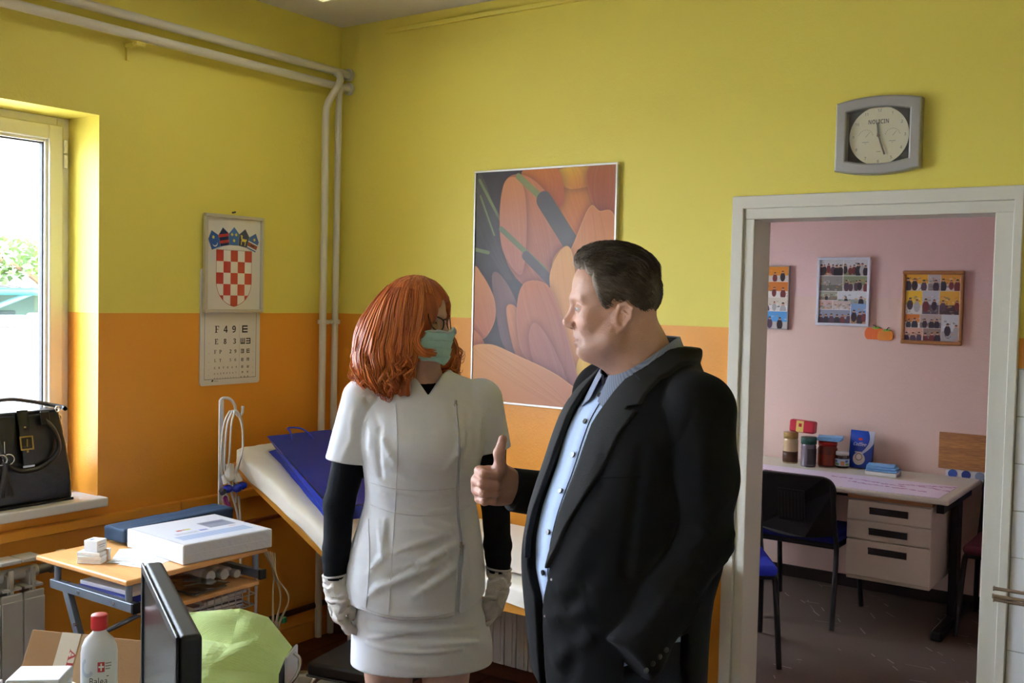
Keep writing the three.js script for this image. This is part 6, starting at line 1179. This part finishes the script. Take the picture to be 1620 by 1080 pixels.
// ---------------------------------------------------------------- back office: desk, chairs, things on the desk, frames on the wall
{
  const d = thing('office_desk', 'long cream desk with drawers in the back office', 'desk', [0, 0, 0]);
  const cream = M('#cdc4b0', .45), dark = M('#151518', .5);
  mesh('table_top', boxAB(.9, .694, -2.44, 2.49, .722, -1.65, .01), M('#cfc8b4', .3), d);
  mesh('frame_beam', [boxAB(.98, .65, -1.86, 2.44, .694, -1.83), boxAB(.98, .65, -2.3, 2.44, .694, -2.27), boxAB(2.42, .64, -2.38, 2.455, .694, -1.72)], dark, d);
  for (const x of [1.0, 2.44]) mesh('leg', [boxAB(x - .02, .05, -2.14, x + .02, .69, -2.04, .006), boxAB(x - .028, 0, -2.42, x + .028, .05, -1.72, .012)], dark, d);
  mesh('pedestal', boxAB(1.992, .25, -2.2, 2.405, .668, -1.705, .006), cream, d);
  mesh('wood_strip', boxAB(1.99, .668, -2.2, 2.405, .69, -1.7), M('#b98556', .5), d);
  for (const [y0, y1] of [[.562, .664], [.462, .558], [.27, .458]]) { const q = mesh('drawer', boxAB(1.992, y0, -1.705, 2.405, y1, -1.688, .006), cream, d); const yc = Math.max(y1 - .048, (y0 + y1) / 2); mesh('handle', [boxAB(2.105, yc - .018, -1.6885, 2.295, yc + .018, -1.685, .003), boxAB(2.105, yc + .008, -1.688, 2.295, yc + .018, -1.676, .003)], M('#101014', .35), q); }
  // floral desk mat
  const tex = canvasTex(1024, 360, (g, W, H) => { g.fillStyle = '#e6d8ea'; g.fillRect(0, 0, W, H); for (let b = 0; b < 9; b++) { let x = rr(0, W), y = rr(30, H - 30), a = rr(-.5, .5) + (b % 2 ? 3.1 : 0); g.strokeStyle = '#86748f'; g.lineWidth = 4; for (let k = 0; k < 26; k++) { const nx = x + Math.cos(a) * 11, ny = y + Math.sin(a) * 9; g.beginPath(); g.moveTo(x, y); g.lineTo(nx, ny); g.stroke(); x = nx; y = ny; a += rr(-.25, .25); if (k % 3 === 0) { g.fillStyle = ['#b65cae', '#a04a98', '#c987c0'][k % 3]; for (let m = 0; m < 5; m++) { g.beginPath(); g.ellipse(x + rr(-14, 14), y + rr(-10, 10), 8, 5, rr(0, 3), 0, 7); g.fill(); } } } } });
  const m = thing('desk_mat', 'pale lilac desk mat with a pink blossom print', 'desk mat', [0, 0, 0]);
  const q = new THREE.BoxGeometry(1.5, .0016, .42); mesh('mat', q.translate(1.69, .7232, -1.88), M('#ffffff', .3, { map: tex }), m);

  function chair(label, pos, turn, seatCol, backShell) {
    const c = thing('office_chair', label, 'chair', pos, turn, 'stackable office chairs');      // faces local +z
    const tubeM = M('#0d0d11', .45), seat = M(seatCol, .85, { bumpMap: again(T.weave, 18, 18), bumpScale: .0008 }), blue = M('#1c2d9c', .85, { bumpMap: again(T.weave, 18, 18), bumpScale: .0008 });
    mesh('seat', box(.44, .05, .42, 0, .445, .02, .024), seat, c);
    mesh('seat_pan', box(.42, .02, .4, 0, .415, .02, .008), M('#0f0f12', .5), c);
    const sh = new THREE.Shape(); sh.moveTo(-.2, 0); sh.quadraticCurveTo(0, -.045, .2, 0); sh.lineTo(.215, .22); sh.quadraticCurveTo(.215, .3, .14, .305); sh.lineTo(-.14, .305); sh.quadraticCurveTo(-.215, .3, -.215, .22); sh.closePath();
    const bg = extr(sh, .014, .004); const bp = bg.attributes.position; for (let i = 0; i < bp.count; i++) bp.setZ(i, bp.getZ(i) + bp.getX(i) ** 2 * .7); bg.computeVertexNormals();
    mesh('backrest', at(bg, 0, .47, -.235, -.14), M('#0c0c0f', .42), c);
    mesh('back_panel', [at(box(.14, .17, .006, 0, 0, 0, .003), 0, .615, -.262, -.14), ...[-3, -2, -1, 0, 1, 2, 3].map((k) => at(box(.004, .14, .008, k * .018, 0, 0), 0, .615, -.263, -.14))], M('#111114', .42), c);
    const cg = extr(sh, .02, .008); const cp = cg.attributes.position; for (let i = 0; i < cp.count; i++) { cp.setX(i, cp.getX(i) * .93); cp.setY(i, cp.getY(i) * .92); cp.setZ(i, cp.getZ(i) + cp.getX(i) ** 2 * .7); } cg.computeVertexNormals();
    mesh('back_cushion', at(cg, 0, .474, -.212, -.14), blue, c);
    for (const s of [-1, 1]) { mesh('leg', tube([[s * .205, .74, -.25], [s * .212, .5, -.205], [s * .215, .42, -.18], [s * .23, .2, -.24], [s * .24, .008, -.29]], .0135, 40, 10), tubeM, c); mesh('leg', tube([[s * .21, .41, -.17], [s * .212, .408, .1], [s * .215, .39, .17], [s * .22, .3, .19], [s * .23, .008, .25]], .0135, 40, 10), tubeM, c); }
    for (const z of [-.15, .15]) mesh('cross_bar', rod([-.215, .4, z], [.215, .4, z], .011), tubeM, c);
    return c;
  }
  chair('black backed office chair pushed under the desk, seen from behind', [1.74, 0, -1.83], Math.PI + .0, '#18227a');
  chair('blue office chair mostly hidden by the left side of the door frame', [1.64, 0, -.93], .55, '#2337c4');
  chair('office chair with a maroon seat in the corner right of the desk', [2.735, 0, -2.1], .0, '#6a3540');

  // coffee corner on the desk
  const Y = .7225;
  const jarG = (o, r, h, cr, ch, body, cap, ry = 1) => { mesh('jar_body', lathe([[0, 0], [r * .92, 0], [r, .006], [r, h * .85], [r * .9, h * .95], [cr * .95, h]], ry === 4 ? 4 : 26), body, o); mesh('lid', lathe([[0, h], [cr, h], [cr, h + ch], [cr * .95, h + ch + .003], [0, h + ch + .003]], ry === 4 ? 4 : 26), cap, o); };
  let o = thing('coffee_jar', 'gold lidded glass coffee jar at the left end of the desk row', 'jar', [1.475, Y, -2.27]);
  mesh('jar_body', lathe([[0, 0], [.042, 0], [.046, .008], [.046, .135], [.042, .145]], 8), M('#c7ad84', .25, { clearcoat: 1 }), o); mesh('coffee', lathe([[0, .002], [.0465, .008], [.0467, .05], [.0468, .07], [0, .07]], 8), M('#4a2c18', .4), o); mesh('lid', lathe([[0, .145], [.045, .145], [.045, .178], [.042, .182], [0, .182]], 8), M('#b89b5e', .3, { metalness: .5 }), o);
  o = thing('coffee_jar', 'green lidded glass coffee jar in the desk row', 'jar', [1.6, Y, -2.22]);
  mesh('jar_body', lathe([[0, 0], [.042, 0], [.045, .006], [.045, .12], [.04, .13]], 8), M('#6a5f66', .2, { clearcoat: 1 }), o); mesh('label', new THREE.CylinderGeometry(.0458, .0458, .09, 8, 1, true, 0, 1.6).rotateY(.2).translate(0, .06, 0), M('#2b2326', .4), o); mesh('lid', lathe([[0, .13], [.047, .13], [.047, .165], [.044, .17], [0, .17]], 8), M('#134a3e', .4), o);
  o = thing('snack_jar', 'red wrapped jar of snacks in the desk row', 'jar', [1.68, Y, -2.315]);
  mesh('jar_body', lathe([[0, 0], [.05, 0], [.056, .01], [.056, .1], [.05, .112], [.05, .12]], 26), M('#6d3020', .3), o); mesh('label', new THREE.CylinderGeometry(.0566, .0566, .06, 26, 1, true).translate(0, .04, 0), M('#8c3a22', .35), o); mesh('lid', lathe([[0, .118], [.053, .118], [.054, .138], [.048, .146], [0, .146]], 26), M('#a3231c', .35), o);
  o = thing('spread_jar', 'small dark spread jar with a white lid in the desk row', 'jar', [1.768, Y, -2.31]);
  mesh('jar_body', lathe([[0, 0], [.036, 0], [.041, .008], [.041, .06], [.037, .072]], 26), M('#24120a', .2, { clearcoat: 1 }), o); mesh('label', new THREE.CylinderGeometry(.0414, .0414, .04, 26, 1, true).translate(0, .033, 0), M('#ffffff', .4, { map: canvasTex(256, 64, (g) => { g.fillStyle = '#bcd0e6'; g.fillRect(0, 0, 256, 64); for (let i = 0; i < 4; i++) { g.fillStyle = '#c98c6a'; g.fillRect(i * 64 + 4, 20, 22, 40); g.fillStyle = '#3f6fb4'; g.fillRect(i * 64 + 30, 10, 18, 22); g.fillStyle = '#7fa35a'; g.fillRect(i * 64 + 32, 38, 26, 20); } }) }), o); mesh('lid', lathe([[0, .07], [.037, .07], [.037, .09], [.034, .093], [0, .093]], 26), M('#e3e1de', .4), o);
  // pouch
  o = thing('coffee_pouch', 'blue stand-up coffee creamer pouch leaning against the pink wall', 'pouch', [1.856, Y, -2.36]); o.rotation.set(-.09, 0, -.02);
  { const tex2 = canvasTex(256, 400, (g, W, H) => { g.fillStyle = '#1c46a8'; g.fillRect(0, 0, W, H); g.fillStyle = '#c9d3e4'; g.beginPath(); g.moveTo(190, 0); g.quadraticCurveTo(260, 120, 120, 250); g.lineTo(150, 250); g.quadraticCurveTo(300, 140, 256, 0); g.fill(); g.fillStyle = '#c23a2c'; g.beginPath(); g.ellipse(118, 92, 24, 14, 0, 0, 7); g.fill(); g.fillStyle = '#f2f2f2'; g.font = 'italic 48px serif'; g.textAlign = 'center'; g.fillText('Coffee', 112, 162); g.fillStyle = '#d8d2c8'; g.beginPath(); g.arc(118, 300, 66, 0, 7); g.fill(); g.fillStyle = '#8d867c'; g.beginPath(); g.arc(118, 280, 40, 0, 7); g.fill(); g.fillStyle = '#e6e0d4'; g.beginPath(); g.arc(118, 280, 30, 0, 7); g.fill(); g.fillStyle = '#efe2c8'; g.fillRect(70, 225, 70, 12); });
    const g = new THREE.PlaneGeometry(.135, .215, 10, 14), p = g.attributes.position; for (let i = 0; i < p.count; i++) { const v = (p.getY(i) + .1075) / .215; p.setZ(i, .03 * Math.sqrt(Math.max(0, 1 - v)) * Math.cos(p.getX(i) / .0675 * 1.4)); } g.computeVertexNormals(); g.translate(0, .1075, 0);
    const bk = g.clone(); bk.scale(1, 1, -1); mesh('front', g, M('#ffffff', .25, { map: tex2 }), o); mesh('back', bk, M('#1c46a8', .3), o); }
  o = thing('coffee_brick', 'red and yellow coffee packet resting on top of the jars', 'packet', [1.535, Y + .182, -2.3]); o.rotation.z = -.05;
  mesh('packet', box(.15, .072, .06, 0, .036, 0, .012), M('#c2283c', .4), o); mesh('label', box(.045, .066, .0615, -.01, .037, 0, .002), M('#e2c46a', .4), o); mesh('emblem', box(.018, .02, .0625, -.008, .045, 0), M('#b8202a', .4), o);
  o = thing('napkin_pack', 'blue folded napkins lying on the red snack jar', 'napkins', [1.69, Y + .148, -2.31], .1); mesh('napkins', [0, 1, 2].map((i) => at(box(.14, .008, .1, 0, 0, 0, .003), .004 * i, .005 + i * .0085, 0, 0, .08 * i)), M('#7fb2e0', .8), o);
  o = thing('blue_cloth', 'folded light blue cloth on a white tissue pack on the desk', 'cloth', [2.03, Y + .022, -2.2], .05); mesh('fold', [0, 1, 2].map((i) => at(box(.17 - .01 * i, .012, .1, 0, 0, 0, .005), -.004 * i, .007 + i * .0118, .003 * i, 0, .05 * i)), M('#79aee0', .85), o);
  o = thing('tissue_pack', 'white tissue pack under the folded blue cloth', 'tissues', [2.03, Y, -2.2]); mesh('pack', box(.17, .021, .11, 0, .0105, 0, .004), M('#d9d4cc', .7), o);

  // board and sockets on the wall
  o = thing('wooden_board', 'flat wooden board on the pink wall above the desk end', 'board', [2.42, .862, -2.446]);
  const wood = dataTex(256, 128, (u, v) => { const g = nA(u * .5, v * 4) * .6 + nB(u * .4, v * 5) * .4; const k = Math.floor(v * 5) % 2 * 10; return [lerp(140, 190, g) + k, lerp(92, 132, g) + k, lerp(55, 80, g)]; });
  const bq = new THREE.BoxGeometry(.31, .2, .02); mesh('board', bq, M('#ffffff', .5, { map: wood }), o);
  o = thing('socket_strip', 'white wall socket strip under the wooden board', 'socket', [2.41, .735, -2.452]);
  mesh('plate', box(.22, .06, .012, 0, 0, 0, .004), M('#e2e0df', .4), o); for (let i = 0; i < 3; i++) mesh('socket', at(cyl(.024, .024, .004, 0, 0, 0, 20), -.07 + i * .07, 0, .005, Math.PI / 2), M(['#3f5fae', '#22357a', '#8d93a8'][i], .4), o);

  // collages
  const collage = (seed0, cells, bg) => canvasTex(168, 216, (g) => { g.scale(.4, .4); const W = 420, H = 540;
    const s = seed; seed = seed0; g.fillStyle = bg; g.fillRect(0, 0, W, H);
    for (const [x, y, w, h, sky, base, ppl] of cells) {
      const X = x * W, Y = y * H, w2 = w * W - 4, h2 = h * H - 4; g.save(); g.beginPath(); g.rect(X, Y, w2, h2); g.clip();
      g.fillStyle = sky; g.fillRect(X, Y, w2, h2); g.fillStyle = base; g.fillRect(X, Y + h2 * .6, w2, h2 * .4);
      for (let i = 0; i < 44; i++) { g.fillStyle = ['#d8862e', '#e9e6e2', '#4a4a52', '#7a6a58', '#c9b8a8', '#5f6f52'][i % 6]; g.globalAlpha = .5; g.fillRect(X + rnd() * w2, Y + h2 * rr(.2, 1), rr(4, 26), rr(3, 14)); } g.globalAlpha = 1;
      for (let i = 0; i < ppl; i++) { const px = X + w2 * (i + .5 + rr(-.2, .2)) / ppl, py = Y + h2 * rr(.35, .5), r = Math.min(h2 * .1, 11) * rr(.7, 1.1); g.fillStyle = ['#1c1c22', '#2a2030', '#a9a6a8', '#6c2c30', '#23252e', '#4a3a4a'][Math.floor(rnd() * 6)]; g.beginPath(); g.ellipse(px, py + r * 4.4, r * 2.3, r * 4, 0, 0, 7); g.fill(); g.fillStyle = '#c99a7e'; g.beginPath(); g.arc(px, py, r, 0, 7); g.fill(); g.fillStyle = ['#2a1c14', '#5a2a18', '#1a1614'][i % 3]; g.beginPath(); g.arc(px, py - r * .35, r, Math.PI, 0); g.fill(); }
      g.restore();
    }
    seed = s;
  });
  const frame = (label, x0, x1, y0, y1, tex3, fm, fw, round) => { const f = thing('photo_collage', label, 'picture', [x0, y0, -2.458]); const w = x1 - x0, h = y1 - y0; mesh('frame', [boxAB(0, 0, 0, w, fw, .022, round), boxAB(0, h - fw, 0, w, h, .022, round), boxAB(0, fw, 0, fw, h - fw, .022, round), boxAB(w - fw, fw, 0, w, h - fw, .022, round), boxAB(.003, .003, 0, w - .003, h - .003, .006)], fm, f); const p = new THREE.PlaneGeometry(w - fw * 1.2, h - fw * 1.2); mesh('print', p.translate(w / 2, h / 2, .0135), M('#ffffff', .3, { map: tex3, clearcoat: .6, clearcoatRoughness: .1 }), f); return f; };
  frame('narrow photo collage partly hidden by the left door jamb', 1.06, 1.372, 1.5, 1.888, collage(5, [[0, 0, 1, .25, '#d98a2c', '#cfc7c0', 5], [0, .25, 1, .25, '#d07a2c', '#dcd8d4', 5], [0, .5, 1, .22, '#cfc9b8', '#dcdcda', 6], [0, .72, 1, .28, '#4f9ad6', '#b8b6b2', 4]], '#e8e6e4'), M('#9a948e', .5), .006, .002);
  frame('white framed photo collage in the middle of the pink wall', 1.542, 1.852, 1.535, 1.937, collage(6, [[0, 0, .5, .26, '#c9ccce', '#8a5a3a', 6], [.5, 0, .5, .26, '#c6cace', '#7c8a6a', 6], [0, .26, .5, .24, '#8c8c86', '#6a6a64', 0], [.5, .26, .5, .24, '#7f8f6c', '#b4b2ae', 5], [0, .5, .4, .14, '#9aa28e', '#7a7468', 1], [.4, .5, .6, .2, '#cfd6da', '#96a29a', 2], [0, .64, .3, .14, '#c8a8a4', '#b0a8a0', 0], [.3, .64, .37, .14, '#c6b6ac', '#c9c4c0', 0], [0, .78, .67, .22, '#8d98ac', '#3a3a44', 6], [.67, .68, .33, .32, '#7fa2cc', '#b08a5c', 3]], '#e9e9ec'), M('#d6dbe6', .35), .016, .003);
  frame('wooden framed photo collage right of the fruit sticker', 2.032, 2.362, 1.446, 1.86, collage(7, [[0, 0, .42, .26, '#e2a82c', '#d8d4d0', 3], [.42, 0, .22, .26, '#b9b2b4', '#8a868a', 1], [.64, 0, .36, .26, '#d89a38', '#c9c0bc', 3], [0, .26, .33, .34, '#e9c22c', '#d6d2cc', 2], [.33, .26, .3, .34, '#b8bcc4', '#55505c', 2], [.63, .26, .37, .34, '#dba83a', '#3c2c34', 2], [0, .6, .3, .2, '#d07a2c', '#dcd8d6', 2], [.3, .6, .38, .2, '#b2a49c', '#6a6468', 3], [.68, .6, .32, .4, '#c9cdcf', '#a8a4a8', 2], [0, .8, .36, .2, '#c99c86', '#b8a49c', 3], [.36, .8, .32, .2, '#8f7c70', '#4a4448', 3]], '#cfc8c0'), M('#a5703f', .4), .022, .008);
  // fruit sticker
  o = thing('fruit_sticker', 'orange and yellow fruit sticker on the pink wall between two collages', 'sticker', [1.905, 1.5, -2.457]);
  const fr = (x, y, r, col, seg) => { const l = []; for (let k = 0; k < seg; k++) { const a = (k - (seg - 1) / 2) * r * .42; l.push(new THREE.SphereGeometry(r, 16, 12).scale(.55, .85, .06).translate(x + a, y, .001 * (seg - Math.abs(k - (seg - 1) / 2)))); } return l; };
  mesh('fruit', fr(-.022, -.004, .04, 0, 5), M('#e0692a', .5), o); mesh('fruit', fr(.04, -.012, .034, 0, 5).map((g) => g.translate(0, 0, .002)), M('#df8a30', .5), o);
  mesh('leaf', [new THREE.SphereGeometry(.02, 12, 8).scale(1.2, .4, .08).translate(-.012, .03, .006), new THREE.SphereGeometry(.018, 12, 8).scale(1.2, .4, .08).translate(.048, .018, .008)], M('#8fb042', .5), o);
  mesh('stalk', [tube([[-.012, .03, .006], [-.016, .042, .006], [-.03, .046, .006]], .0025, 12, 6), tube([[.048, .018, .008], [.056, .032, .008], [.064, .034, .008]], .0025, 12, 6)], M('#3d4a2a', .6), o);
}
renderer.render(scene, camera);
